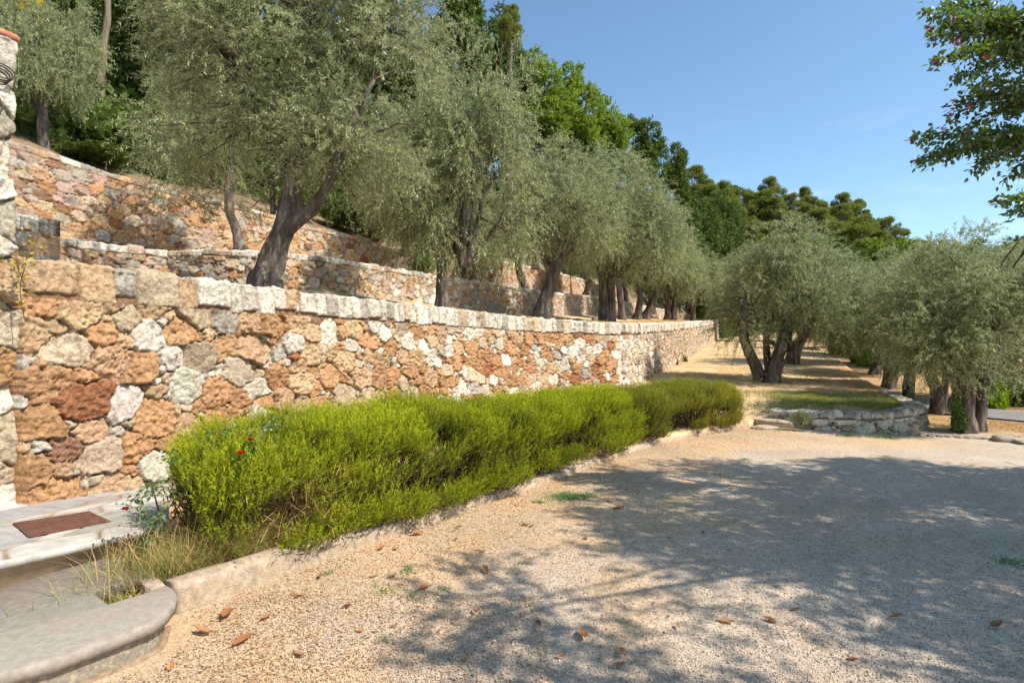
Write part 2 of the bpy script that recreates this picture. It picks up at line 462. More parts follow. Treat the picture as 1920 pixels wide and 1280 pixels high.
def stone_wall(name, keys, H, rfun, mixfun, label, seed, cop_h=0.28, cop_w=0.22, cop_d=0.38, batter=0.05, k=0.0016, dv=0.012,
               asp=1.2, bulge=0.045, mn=0.010, cop_mix=None, smooth_path=True, joint_col=lin(176, 136, 100), cat="stone wall", pw=3.0, cop_bulge=0.018, vd=None, thick=None):
    rng = np.random.default_rng(seed)
    P = Path(keys, smooth_path)
    root = empty(name, (P.P[0][0], P.P[0][1], P.P[0][2] - H), label, cat)
    o3 = np.array([P.P[0][0], P.P[0][1], P.P[0][2] - H])
    U = P.samples(k, mn)
    hh = H - cop_h + 0.02
    V = np.arange(0, hh + dv, dv)
    cu, cv, r = pack(rng, P.len, hh, rfun, asp=asp)
    kinds = kinds_for(rng, cu, mixfun)
    h, col = relief(rng, U, V, cu, cv, r, kinds, asp, bulge=bulge, joint_col=joint_col, pw=pw)
    # face of the wall, v = 0 at the foot
    pos = P.pos(U); nr = P.nrm(U)
    UU, VV = np.meshgrid(U, V)
    outw = h + batter * (H - VV) - 0.02
    X = pos[None, :, 0] + nr[None, :, 0] * outw; Y = pos[None, :, 1] + nr[None, :, 1] * outw
    Z = pos[None, :, 2] - H + VV + 0 * UU
    def ends(X, Y, Z, C, dep):
        G = np.stack([X, Y, Z], -1); a = G[:, :1].copy(); b = G[:, -1:].copy()
        a[..., 0] = pos[0, 0] - nr[0, 0] * dep; a[..., 1] = pos[0, 1] - nr[0, 1] * dep; b[..., 0] = pos[-1, 0] - nr[-1, 0] * dep; b[..., 1] = pos[-1, 1] - nr[-1, 1] * dep
        return (np.concatenate([a, G, b], 1).reshape(-1, 3) - o3), np.concatenate([C[:, :1], C, C[:, -1:]], 1).reshape(-1, 3)
    vv, cc_ = ends(X, Y, Z, col, cop_d)
    build('stonework', vv, grid_faces(len(V), len(U) + 2), M['rubble'], root, {'Col': cc_}, smooth=True)
    # coping: blocks that turn over the top edge
    S = np.arange(0, cop_h + cop_d + 0.25, max(dv, 0.011))
    edges = [0.0]
    while edges[-1] < P.len:
        edges.append(edges[-1] + cop_w * rng.uniform(0.6, 1.55) * (1.75 if cop_h > .3 and edges[-1] < 1.9 else 1))
    edges = np.array(edges); cc = (edges[1:] + edges[:-1]) / 2; wd = np.diff(edges)
    nb = len(cc)
    cm = cop_mix or (lambda u: (['white', 'grey', 'cream', 'tan', 'pink'], [7, 1.4, 1.4, 0.5, 0.4]))
    ck = kinds_for(rng, cc, cm)
    skew = rng.normal(0, 0.05, nb + 1)
    UU, SS = np.meshgrid(U, S)
    # joint positions lean a little
    bi = np.clip(np.searchsorted(edges, UU) - 1, 0, nb - 1)
    wob = 0.014 * fbm(UU * 3, SS * 7, seed=seed + 3, octv=3)
    Ue = UU + wob + (SS - cop_h) * skew[bi]
    bi = np.clip(np.searchsorted(edges, Ue) - 1, 0, nb - 1)
    e = np.minimum(Ue - edges[bi], edges[bi + 1] - Ue)
    low = rng.uniform(0.0, 0.07, nb) * (cop_h / 0.28)
    eb = SS - low[bi] - 0.03 + 0.01 * vnoise(UU * 20, SS * 20, seed=7)
    e = np.maximum(np.minimum(e, eb), 0)
    prof = 1 - np.exp(-e / 0.006)
    off = rng.normal(0, 0.007, nb); tl = rng.normal(0, 0.06, nb)
    ns = fbm(UU * 10, SS * 10, seed=seed + 1, octv=4); nf = fbm(UU * 38, SS * 38, seed=seed + 2, octv=2)
    hgt = prof * (cop_bulge + off[bi] + tl[bi] * (SS - cop_h / 2) * (SS < cop_h)) + prof * (0.011 * ns + 0.007 * nf + .008 * np.abs(vnoise(UU * 16 + bi, SS * 14, seed=8))) - 0.018 * np.exp(-e / 0.005) - 0.01
    # profile: up the face, over, along the top, down behind
    topn = rng.normal(0, 0.012, nb)
    rc = 0.035
    s1, s2 = cop_h, cop_h + cop_d
    on_top = np.clip((SS - s1) / rc * 0.5 + 0.5, 0, 1); back = np.clip((SS - s2) / rc * 0.5 + 0.5, 0, 1)
    ow = np.where(SS < s1, 0.0, -np.minimum(SS - s1, cop_d))
    zz = np.where(SS < s1, SS - cop_h, np.where(SS < s2, 0.0, -(SS - s2)))
    nx = (1 - on_top) * (1 - back) - back; nz_ = on_top * (1 - back)
    outw = ow + hgt * nx + 0.012 + batter * np.clip(-zz, 0, 1) * (SS < s1)
    zz = zz + hgt * nz_ + topn[bi] * on_top - 0.03 * (on_top * (1 - on_top) * 4) * 0.5
    X = pos[None, :, 0] + nr[None, :, 0] * outw; Y = pos[None, :, 1] + nr[None, :, 1] * outw; Z = pos[None, :, 2] + zz - 0.02
    base = np.array([PAL[q] for q in ck]) * rng.uniform(0.8, 1.08, nb)[:, None]
    col = base[bi] * (1 + 0.10 * ns[..., None])
    lich = np.clip(fbm(UU * 12, SS * 12, seed=seed + 5, octv=3) - 0.35, 0, 0.7)[..., None]
    col = col * (1 - 0.75 * lich)
    w = np.exp(-e / 0.006)[..., None]; col = col * (1 - w) + joint_col * .8 * w
    # ends: close the coping with a lid by collapsing a last column inwards
    vv, cc_ = ends(X, Y, Z, np.clip(col, 0.01, 0.8), cop_d * .5)
    build('coping', vv, grid_faces(len(S), len(U) + 2), M['rubble'], root, {'Col': cc_}, smooth=True)
    return root, P

# ------------------------------------------------------------------ ground and terraces
FZ_Y = [0, 4, 8, 10, 14.2, 17.8, 23, 30, 52, 100, 200]
FZ_Z = [.10, .12, .20, .33, .38, .52, .80, 1.15, 1.95, 3.5, 5.0]
fz = lambda Y: np.interp(Y, FZ_Y, FZ_Z)
gz = lambda Y: np.maximum(0, np.interp(Y, [0, 14, 18, 23, 30, 52, 100, 400, 1500], [0, 0, .12, .38, .75, 1.5, 2.8, 3.0, 0]))

KERB = Path([(-1.97, 3.34), (-1.62, 3.82), (-0.55, 5.25), (0.62, 6.75), (1.90, 8.40), (3.1, 9.6), (4.45, 10.62)])
def fz2(X, Y):
    d = np.full(np.shape(X), 99.0)
    for p in KERB.pos(np.linspace(0, KERB.len, 50)): d = np.minimum(d, np.hypot(X - p[0], Y - p[1]))
    f = fz(Y); k = np.clip((d - .25) / 1.9, 0, 1); k = k * k * (3 - 2 * k)
    return np.minimum(f, .11) * (1 - k) + f * k
# big sheet
def axis(lims):
    r = []
    for a, b, st in lims: r.append(np.arange(a, b, st))
    return np.concatenate(r + [[lims[-1][1]]])
gx = axis([(-900, -60, 60), (-60, -12, 4), (-12, 12, 0.14), (12, 60, 1.5), (60, 900, 60)])
gy = axis([(-300, -20, 40), (-20, -2, 1.5), (-2, 2, 0.4), (2, 16, 0.14), (16, 60, 1.0), (60, 200, 8), (200, 1500, 100)])
GX, GY = np.meshgrid(gx, gy)
GZ = gz(GY) + 0.010 * fbm(GX * 1.3, GY * 1.3, seed=2, octv=3) * (np.abs(GX) < 14)
kd = np.full(GX.shape, 99.0)
for p in KERB.pos(np.linspace(0, KERB.len, 60)):
    kd = np.minimum(kd, np.hypot(GX - p[0], GY - p[1]))
litter = np.clip(1.3 - kd / 2.8 + 0.55 * fbm(GX * 0.9, GY * 0.9, seed=3), 0, 1)
litter = np.maximum(litter, np.clip((GY - 7.9 - 0.12 * GX) * 0.55 + 0.5 * fbm(GX * 0.7, GY * 1.6, seed=13), 0, 1))
blot = np.clip(fbm(GX * 3.1, GY * 3.1, seed=4) * 1.2 + 0.2, 0, 1)
litter = np.clip(litter * (0.55 + 0.6 * blot), 0, 1)
c_gravel = lin(203, 186, 166); c_litter = lin(213, 179, 140); c_earth = lin(184, 148, 114)
gc = c_gravel * (1 - litter[..., None]) + c_litter * litter[..., None]
gc = gc * (1 + 0.10 * fbm(GX * 2.2, GY * 2.2, seed=8))[..., None]
earth = np.clip((GY - 10.6) * 0.9 + 0.4 * fbm(GX, GY, seed=6), 0, 1) * np.clip((GX - 4.5), 0, 1)
earth = np.maximum(earth, np.clip((GX - 7.4) * 0.9, 0, 1) * np.clip((GY - 9.4) * 1.2 + 0.5 * fbm(GX * 1.4, GY * 1.4, seed=7), 0, 1))
e3 = earth[..., None]
strawp = np.clip(fbm(GX * 1.1, GY * 1.1, seed=16) + 0.3, 0, 1)[..., None]
gc = gc * (1 - e3) + (c_earth * (1 - 0.5 * strawp) + lin(196, 160, 92) * 0.5 * strawp) * e3
far = np.clip((GY - 60) / 60, 0, 1)[..., None]
gc = gc * (1 - far) + lin(90, 96, 56) * far
g = build('ground', np.stack([GX, GY, GZ], -1).reshape(-1, 3), grid_faces(len(gy), len(gx)), M['gravel'], None, {'Col': gc.reshape(-1, 3)}, smooth=True)
tag(g, "pale gravel forecourt with tan leaf litter and reddish earth beyond", kind="structure")

def ruled(name, Lk, Rk, nl, nc, zf, colf, label, skirt=0.6, dens=1.0, matn='soil', bumpz=0.03):
    """surface between two polylines; zf(X,Y,t,zl,zr) gives the height"""
    Lk = np.asarray(Lk, float); Rk = np.asarray(Rk, float)
    n = len(Lk); tt = np.concatenate([np.linspace(i, i + 1, nl, endpoint=False) for i in range(n - 1)] + [[n - 1]])
    A = np.stack([np.interp(tt, np.arange(n), Lk[:, k]) for k in range(3)], -1)
    B = np.stack([np.interp(tt, np.arange(n), Rk[:, k]) for k in range(3)], -1)
    s = np.linspace(0, 1, nc)
    G = A[:, None, :] * (1 - s[None, :, None]) + B[:, None, :] * s[None, :, None]
    G[..., 2] = zf(G[..., 0], G[..., 1], s[None, :] + 0 * G[..., 0], G[..., 2])
    G[..., 2] += bumpz * fbm(G[..., 0] * 1.1, G[..., 1] * 1.1, seed=77, octv=4) * np.sin(np.pi * np.clip(s, 0.02, 0.98))[None, :]
    C = colf(G[..., 0], G[..., 1], G[..., 2], s[None, :] + 0 * G[..., 0])
    e0 = G[:, :1].copy(); e0[..., 2] -= skirt; e1 = G[:, -1:].copy(); e1[..., 2] -= skirt
    G = np.concatenate([e0, G, e1], 1); C = np.concatenate([C[:, :1], C, C[:, -1:]], 1)
    o = build(name, G.reshape(-1, 3), grid_faces(G.shape[0], G.shape[1])[:, ::-1], M[matn], None, {'Col': np.clip(C, 0.01, 0.8).reshape(-1, 3)}, smooth=True)
    return tag(o, label, kind="structure")

def straw_col(X, Y, Z, s):
    n = fbm(X * 1.5, Y * 1.5, seed=90, octv=5)[..., None]; n2 = np.clip(fbm(X * 0.5, Y * 0.5, seed=91)[..., None] * 1.5, 0, 1)
    c = lin(200, 171, 128) * (1 + 0.26 * n)
    c = c * (1 - 0.45 * n2) + lin(176, 128, 86) * 0.45 * n2
    return c

fieldL = [(-4.3, 3.0, 0), (-3.45, 5.3, 0), (-2.3, 8.5, 0), (-.8, 11.1, 0), (.6, 13.0, 0), (1.7, 14.0, 0), (2.6, 14.8, 0), (4.2, 18.0, 0), (5.2, 20.3, 0), (6.5, 23.2, 0), (9.5, 30.2, 0), (18.4, 52.3, 0), (38, 100, 0)]
fieldR = [(-2.10, 3.42, 0), (-1.70, 4.0, 0), (-.67, 5.35, 0), (1.80, 8.48, 0), (4.35, 10.70, 0), (5.1, 11.0, 0), (5.60, 10.42, 0), (6.5, 10.15, 0), (7.5, 10.5, 0), (9.3, 14.3, 0), (13.4, 23.3, 0), (25, 50, 0), (50, 100, 0)]
ruled('dry_grass_field', fieldL, fieldR, 26, 70, lambda X, Y, s, z: fz2(X, Y), straw_col, "straw coloured dry grass field rising between the stone walls")

# ------------------------------------------------------------------ walls
def mix1(u):
    if u < 9.6: return (['orange', 'tan', 'rust', 'white', 'grey', 'cream', 'brown'], [4.6, 3.8, .5, 3.4, .6, 2.4, 0.25])
    if u < 12.0: return (['orange', 'tan', 'rust', 'white', 'grey', 'cream'], [2.8, 1.5, .6, 3.6, 1.3, 1.5])
    if u < 16.0: return (['white', 'grey', 'cream', 'tan', 'orange'], [5.5, 1.4, 2.6, .8, .35])
    return (['cream', 'tan', 'grey', 'pink', 'white', 'orange'], [2.4, 1.8, 1.7, 2.2, 1.3, .6])
W1K = [(-3.80, 4.36, 2.275), (-3.40, 5.42, 2.265), (-2.97, 6.58, 2.26), (-2.06, 8.46, 2.23), (-.62, 11.0, 2.18), (.78, 12.8, 2.12), (2.35, 14.05, 2.08), (3.3, 15.6, 2.11), (4.37, 17.9, 2.18), (6.8, 23, 2.38), (9.84, 30, 2.67), (18.9, 52, 3.55)]
wall1, P1 = stone_wall('retaining_wall', W1K, 2.12, lambda u: np.interp(u, [0, 4, 8, 11.5, 12.5, 17, 60], [.122, .112, .100, .090, .076, .068, .076]),
    mix1, "tall front retaining wall of orange and white rubble with pale upright coping stones", 11, cop_h=0.36, cop_w=0.185, cop_mix=lambda u: (['grey', 'tan', 'orange', 'cream'], [2, 1.6, 1.2, .8]) if u < 1.5 else (['white', 'cream', 'grey', 'tan'], [8, 1.5, .8, .35]), joint_col=lin(172, 132, 98))
W2K = [(-8.55, 9.55, 3.47), (-7.8, 10.5, 3.45), (-6.97, 11.5, 3.45)]
W2K2 = [(-6.97, 11.5, 3.45), (-5.98, 11.45, 3.46), (-4.69, 11.75, 3.45), (-3.9, 12.65, 3.45), (-2.22, 15.4, 3.44), (-.02, 18.6, 3.44), (1.01, 20.8, 3.46), (4.57, 29, 3.87), (12.3, 46, 4.20)]
mix2 = lambda u: (['tan', 'cream', 'grey', 'pink', 'orange', 'white'], [2.4, 2.6, 1.8, 2.0, .7, 1.0]) if u < 5 else (['cream', 'grey', 'pink', 'white', 'tan', 'orange'], [2.4, 2.2, 1.8, 1.4, 1.2, .3])
stone_wall('terrace_wall', W2K, 1.1, lambda u: 0.085 + 0 * u, mix2, "short left run of the middle terrace wall meeting the corner beside the pier", 21, cop_h=.2, cop_w=.26, dv=.018, k=.0018, bulge=.03, smooth_path=False)
stone_wall('terrace_wall', W2K2, 1.35, lambda u: np.interp(u, [0, 6, 40], [.085, .075, .085]), mix2, "long middle terrace wall of small beige rubble behind the front row of olives", 22, cop_h=.17, cop_w=.24, dv=.018, k=.0018, bulge=.03)
W3K = [(-12.2, 11.6, 6.05), (-11.2, 12.4, 6.03), (-10.6, 13, 5.94), (-10.1, 14.1, 5.84), (-9.49, 15, 5.76), (-8.77, 16, 5.69), (-7.78, 17.3, 5.62), (-6.78, 18.8, 5.44), (-5.36, 20.5, 5.33), (-4.4, 21.8, 5.02)]
mix3 = lambda u: (['orange', 'tan', 'brown', 'rust', 'grey', 'pink', 'cream'], [1.5, 2.2, .8, .25, 1.8, 2.6, 1.6])
stone_wall('terrace_wall', W3K, 2.4, lambda u: .10 + 0 * u, mix3, "uppermost old wall of rough orange and pinkish rubble on the left", 23, cop_h=.2, cop_w=.3, dv=.022, k=.0018, asp=1.5, bulge=.04,
    cop_mix=lambda u: (['tan', 'grey', 'orange', 'pink', 'white'], [2, 2, 1, 2, 1.4]))
W3BK = [(-1.9, 26, 5.55), (1.2, 32, 5.8), (5.25, 40, 5.9), (10.7, 52, 5.6)]
stone_wall('terrace_wall', W3BK, 1.9, lambda u: .11 + 0 * u, mix3, "far stretch of the upper terrace wall seen between olive trunks", 24, cop_h=.2, cop_w=.3, dv=.04, k=.002, asp=1.4, bulge=.04)
# pier in shadow at the left end of the middle wall
stone_wall('wall_pier', [(-8.75, 9.62, 3.78), (-8.2, 9.45, 3.74), (-7.70, 9.30, 3.62)], 1.3, lambda u: .10 + 0 * u, lambda u: (['grey', 'brown', 'tan'], [3, 1, 1]), "grey stone end pier in shade just right of the tall pillar", 25, cop_h=.3, cop_w=.2, cop_d=.3, dv=.016, smooth_path=False)
# low wall that ends the grass field
mixs = lambda u: (['grey', 'cream', 'white', 'pink'], [1.0, 2.6, 5.0, 1.0])
stone_wall('low_retaining_wall', [(4.95, 10.95, .31), (5.54, 10.3, .34), (6.45, 10.02, .36), (7.15, 10.12, .42), (7.6, 10.5, .44), (8.0, 11.3, .43), (8.7, 12.8, .42)], .50, lambda u: .085 + 0 * u, mixs,
    "low curved wall of grey blocks holding up the grass field", 26, cop_h=.16, cop_w=.14, cop_d=.26, dv=.012, asp=1.5, pw=4.5, bulge=.035, joint_col=lin(170, 146, 116), batter=.12)

# terrace grounds
w1 = lambda u, o, dz: (lambda p, n: (p[0] - n[0] * o, p[1] - n[1] * o, p[2] + dz))(P1.pos(u), P1.nrm(u))
u1s = [0.0, 2.2, 4.5, 7.0, 9.0, 11.5, 14.0, 18.0, 25.0, 35.0, P1.len]
T1L = [w1(u, .36, -.05) for u in u1s]
T1R = [(-8.4, 9.7, 2.75), (-7.0, 11.6, 2.75), (-5.9, 11.55, 2.75), (-4.2, 12.3, 2.75), (-3.0, 14.2, 2.65), (-1.2, 17.0, 2.55), (0.0, 18.8, 2.5), (1.8, 22.8, 2.65), (4.4, 29, 3.0), (8.5, 38, 3.3), (14, 52, 3.6)]
def t1z(X, Y, s, z): return z - 0.06 * np.sin(np.pi * s) * (Y > 9)
ruled('lower_terrace', T1L, T1R, 16, 24, t1z, straw_col, "dry grass terrace behind the front retaining wall", bumpz=.04)
T2L = [(-9.2, 9.9, 3.36), (-8.2, 10.3, 3.36), (-7.25, 11.6, 3.36), (-6.0, 11.85, 3.36), (-4.8, 12.1, 3.36), (-4.1, 13.0, 3.36), (-2.6, 15.7, 3.36), (-.4, 18.9, 3.36), (.7, 21.1, 3.4), (4.2, 29.2, 3.8), (12, 46.2, 4.1)]
T2R = [(-12.2, 11.7, 3.6), (-11.2, 12.5, 3.6), (-10.5, 13.3, 3.6), (-9.9, 14.4, 3.65), (-9.2, 15.6, 3.75), (-7.9, 17.4, 3.85), (-6.0, 20.2, 3.9), (-3.5, 23.6, 4.0), (-1.9, 26.2, 4.2), (2.9, 35, 4.6), (11, 53, 4.9)]
ruled('middle_terrace', T2L, T2R, 14, 20, lambda X, Y, s, z: z, straw_col, "dry earth terrace between the middle and upper walls")
def hill_col(X, Y, Z, s):
    n = fbm(X * 0.8, Y * 0.8, seed=95, octv=4)[..., None]
    c = lin(148, 124, 96) * (1 + .3 * n); gm = np.clip((s * 14 - .35)[..., None] + n * .9, 0, 1)
    return c * (1 - gm) + lin(58, 62, 34) * (1 + .3 * n) * gm
HL = [(-30, 0, 5.6), (-13, 10.8, 5.95), (-11.3, 12.65, 5.95), (-10.3, 14.5, 5.7), (-9.0, 16.3, 5.6), (-7.0, 19.0, 5.45), (-4.7, 22.1, 5.1), (-2.2, 26.3, 5.45), (2.9, 36, 5.7), (10.5, 52.5, 5.5), (25, 85, 5.5), (60, 108, 4.5), (105, 122, 4), (200, 160, 4)]
HR = [(-75, 30, 26), (-60, 45, 27), (-50, 50, 28), (-44, 56, 28), (-38, 60, 28), (-32, 66, 28), (-22, 74, 28), (-12, 82, 28), (2, 95, 27), (18, 108, 25), (36, 116, 22.5), (68, 128, 18), (105, 150, 8), (200, 220, 6)]
ruled('wooded_hillside', HL, HR, 10, 70, lambda X, Y, s, z: z, hill_col, "steep hillside of dry earth and undergrowth behind the top wall", bumpz=.5, skirt=2.6)

# ------------------------------------------------------------------ foliage builders
def nrmz(v): return v / np.maximum(np.linalg.norm(v, axis=-1, keepdims=True), 1e-9)

def leaf_quads(base, d, nrm, L, W, rnd):
    side = nrmz(np.cross(d, nrm)); n2 = np.cross(side, d)
    m = base + d * (0.45 * L)[:, None]
    tip = base + d * L[:, None] - n2 * (0.12 * L)[:, None]
    v = np.stack([base, m + side * (W / 2)[:, None] + n2 * (0.04 * L)[:, None], tip, m - side * (W / 2)[:, None] + n2 * (0.04 * L)[:, None]], 1).reshape(-1, 3)
    f = np.arange(len(base) * 4).reshape(-1, 4)
    return v, f, np.repeat(rnd, 4)

def in_lobes(rng, lobes, n, shell=2.0):
    lobes = np.asarray(lobes, float)
    vol = lobes[:, 3] * lobes[:, 4] * lobes[:, 5]; k = rng.choice(len(lobes), n, p=vol / vol.sum())
    d = nrmz(rng.normal(size=(n, 3))); r = rng.random(n) ** (1 / (3 * shell / 2))
    return lobes[k, :3] + d * r[:, None] * lobes[k, 3:6], d, r

def twig_crown(seed, lobes, ntw, nlf, tl, lf, lw, up=0.35, droop=0.5, gap=0.0, gscale=1.6, shell=2.0, spread=0.9, stems=False, clump=0.0):
    rng = np.random.default_rng(seed)
    p, d, r = in_lobes(rng, lobes, int(ntw * 2.6), shell)
    g_ = fbm(p[:, 0] * gscale, p[:, 1] * gscale, p[:, 2] * gscale, seed=seed, octv=3)
    keep = g_ > gap - 0.55 * (1 - r)
    p, d, r = p[keep][:ntw], d[keep][:ntw], r[keep][:ntw]
    n = len(p)
    g2 = np.clip(g_[keep][:ntw] * 0.5 + 0.5, 0, 1)
    dr = nrmz(d * 0.75 + np.array([0, 0, up]) + rng.normal(size=(n, 3)) * 0.5)
    tlen = rng.uniform(*tl, n)
    t = (np.arange(nlf) + 0.5) / nlf
    # twig curve bends down under its own weight
    P_ = p[:, None, :] + dr[:, None, :] * (tlen[:, None] * t)[..., None]
    P_[..., 2] -= droop * tlen[:, None] * t ** 2 * 0.6
    tang = dr[:, None, :] * np.ones((1, nlf, 1)); tang = tang.copy(); tang[..., 2] -= droop * 1.2 * t[None, :]; tang = nrmz(tang)
    rd = rng.normal(size=(n, nlf, 3)); perp = nrmz(np.cross(tang, rd))
    ld = nrmz(tang * 0.65 + perp * spread)
    nr_ = nrmz(np.cross(ld, np.cross(np.array([0, 0, 1.0]), ld)) + 0.7 * rng.normal(size=(n, nlf, 3)))
    N_ = n * nlf
    L_ = (rng.uniform(.7, 1.25, (n, nlf)) * lf).ravel(); W_ = lw * rng.uniform(.75, 1.2, N_)
    tr = rng.random(n)[:, None] * 0.55
    rnd = np.clip(tr + rng.random((n, nlf)) * 0.35 + 0.15 * g2[:, None], 0, 1).ravel()
    v, f, a = leaf_quads(P_.reshape(-1, 3), ld.reshape(-1, 3), nr_.reshape(-1, 3), L_, W_, rnd)
    st = None
    if stems:
        e = P_[:, -1]; s_ = nrmz(np.cross(dr, rng.normal(size=(n, 3)))) * 0.0035
        mid = P_[:, nlf // 2]
        sv = np.stack([p - s_, p + s_, mid + s_ * .7, mid - s_ * .7, e], 1).reshape(-1, 3)
        b = np.arange(n)[:, None] * 5
        st = (sv, [b + np.array([[0, 1, 2, 3]]), b + np.array([[3, 2, 4]])])
    return v, f, a, st

def tube(pts, rad, seg=8, seed=0, noise=0.0, flute=0.0, nfl=5, cap=True):
    pts = np.asarray(pts, float); rad = np.asarray(rad, float); n = len(pts)
    T = nrmz(np.gradient(pts, axis=0))
    ref = np.array([0.3, 0.9, 0.1]); A = np.zeros_like(T); a = nrmz(np.cross(T[0], ref))
    for i in range(n):
        a = a - T[i] * np.dot(a, T[i]); a = a / np.linalg.norm(a); A[i] = a
    B = np.cross(T, A)
    th = np.linspace(0, 2 * np.pi, seg, endpoint=False)
    R = rad[:, None] * np.ones((1, seg))
    if noise or flute:
        s = np.linspace(0, 1, n)[:, None] * np.ones((1, seg))
        len_ = np.sum(np.linalg.norm(np.diff(pts, axis=0), axis=1))
        q = th[None, :] + 0 * s
        R = R * (1 + noise * fbm(np.cos(q) * 1.6 + seed, np.sin(q) * 1.6, s * len_ * 1.8, seed=seed, octv=3)
                 + flute * np.cos(nfl * (q + 1.2 * s * len_) + seed) * (1 - 0.5 * s))
    V = pts[:, None, :] + R[..., None] * (np.cos(th)[None, :, None] * A[:, None, :] + np.sin(th)[None, :, None] * B[:, None, :])
    i = np.arange(n - 1)[:, None] * seg; j = np.arange(seg)[None, :]; j2 = (j + 1) % seg
    Fc = np.stack([i + j, i + j2, i + seg + j2, i + seg + j], -1).reshape(-1, 4)
    V = V.reshape(-1, 3)
    fl = [Fc]
    if cap:
        V = np.vstack([V, pts[-1] + T[-1] * rad[-1] * .6]); c = len(V) - 1
        k = (n - 1) * seg + np.arange(seg)
        fl.append(np.stack([k, (n - 1) * seg + (np.arange(seg) + 1) % seg, np.full(seg, c)], -1))
    return V, fl

def curve3(keys, n=14):
    K = np.asarray(keys, float); t = np.linspace(0, len(K) - 1, n)
    P = np.vstack([2 * K[0] - K[1], K, 2 * K[-1] - K[-2]]); out = []
    for x in t:
        i = min(int(x), len(K) - 2); f = x - i; p0, p1, p2, p3 = P[i:i + 4]
        out.append(0.5 * (2 * p1 + (p2 - p0) * f + (2 * p0 - 5 * p1 + 4 * p2 - p3) * f * f + (3 * p1 - p0 - 3 * p2 + p3) * f ** 3))
    return np.array(out)

def branches(acc, rng, starts, lobes, n, r0=0.035, wig=0.15, seg=5):
    tgt, d, r = in_lobes(rng, lobes, n, 2.0)
    S = np.asarray(starts, float)
    for q in tgt:
        s = S[np.argmin(np.linalg.norm(S[:, :3] - q, axis=1) + rng.random(len(S)) * 0.5)]
        s = s[:3]; L = np.linalg.norm(q - s)
        m1 = s + (q - s) * .35 + rng.normal(0, wig * L * .5, 3) + [0, 0, .08 * L]; m2 = s + (q - s) * .7 + rng.normal(0, wig * L * .4, 3) + [0, 0, .06 * L]
        P_ = curve3([s, m1, m2, q], 9)
        v, f = tube(P_, np.linspace(r0 * min(1, .45 + .35 * L), .006, 9), seg); acc.add(v, f)

def trunk_mesh(limbs, seed, flare=1.5, seg=20, noise=.20, flute=.10):
    """limbs: list of [(x,y,z,r), ...]; the first starts at the ground"""
    acc = Acc(); ends = []
    for i, lb in enumerate(limbs):
        K = np.asarray(lb, float).copy(); K[:, 3] *= .76; n = max(12, int(10 * len(K)))
        P_ = curve3(K, n); p, r = P_[:, :3], np.maximum(P_[:, 3], .01)
        if K[0, 2] < 0.1:
            z = p[:, 2] - p[0, 2]; r = r * (1 + (flare - 1) * .8 * np.exp(-z / .12)); p = p.copy(); p[0, 2] -= .15
        big = r[0] > .07
        v, f = tube(p, r, seg if big else 8, seed + i * 7, noise if big else .1, flute if big else 0, 5 + (seed + i) % 3)
        acc.add(v, f); ends += [p[-1], p[int(n * .8)], p[int(n * .65)]]
    return acc, np.array(ends)

def put_tree(name, loc, label, cat, limbs, crown_src, branch_src, seed, crown_loc=(0, 0, 0), crown_scale=(1, 1, 1), rz=0.0, group=None, bark='bark', trunk_src=None, flare=1.5, tsc=1.0):
    root = empty(name, loc, label, cat, group)
    if trunk_src is not None:
        link_copy(trunk_src, root, (0, 0, 0), (tsc, tsc, tsc), rz)
    else:
        acc, ends = trunk_mesh(limbs, seed, flare)
        acc.build('trunk', M[bark], root, smooth=True)
    if branch_src is not None: link_copy(branch_src, root, crown_loc, crown_scale, rz)
    link_copy(crown_src, root, crown_loc, crown_scale, rz)
    return root

PROTO = []
def proto(o):
    """prototype meshes live only as sources for the copies"""
    COL.objects.unlink(o); PROTO.append(o); return o

def crown_proto(seed, lobes, ntw, nlf, tl, lf, lw, material, nbr=40, bark='bark', r0=.03, origin=(0, 0, -1.3), **kw):
    v, f, a, st = twig_crown(seed, lobes, ntw, nlf, tl, lf, lw, stems=True, **kw)
    c = proto(build('crown', v, f, M[material], None, {'rnd': a}))
    acc = Acc(); rng = np.random.default_rng(seed + 5)
    o = np.array(origin, float)
    lb = np.asarray(lobes, float)
    st0 = [o]
    for L_ in lb:
        q = L_[:3] - (L_[:3] - o) * .15
        P_ = curve3([o, o + (q - o) * .5 + rng.normal(0, .12, 3), q], 10)
        acc.add(*tube(P_, np.linspace(r0 * 2.2, r0 * .8, 10), 7)); st0 += [P_[4], P_[7], P_[9]]
    branches(acc, rng, st0, lobes, nbr, r0)
    acc.add(*st)
    b = proto(acc.build('branches', M[bark], None, smooth=True))
    return c, b

# olive crowns; local origin near the crown's centre
OB1 = [(0, 0, .1, 1.35, 1.3, 1.1), (-1.0, .2, -.3, .95, 1.0, .95), (1.05, -.2, -.25, 1.0, 1.0, 1.0), (.2, -.9, -.2, .95, .9, 1.0), (-.3, .9, .1, 1, .9, 1), (-.4, -.1, .9, .85, .85, .75), (.6, .2, .8, .8, .8, .75)]
OB2 = [(0, 0, 0, 1.3, 1.25, 1.2), (-.9, -.3, -.45, .9, .9, .8), (.9, .4, -.5, .95, .9, .8), (.1, -.8, .2, 1, .8, 1), (-.7, .5, .7, .8, .9, .8), (.7, -.1, .9, .8, .8, .9), (0, .2, 1.4, .7, .7, .6)]
cB1, bB1 = crown_proto(101, OB1, 3600, 26, (.25, .5), .060, .0145, 'olive', 46, gap=.16, gscale=1.7, droop=.7)
cB2, bB2 = crown_proto(102, OB2, 3600, 26, (.25, .5), .060, .0145, 'olive', 46, gap=.16, gscale=1.7, droop=.7)
cC1, bC1 = crown_proto(103, OB1, 1700, 22, (.3, .55), .095, .026, 'olive_far', 24, gap=-.15)
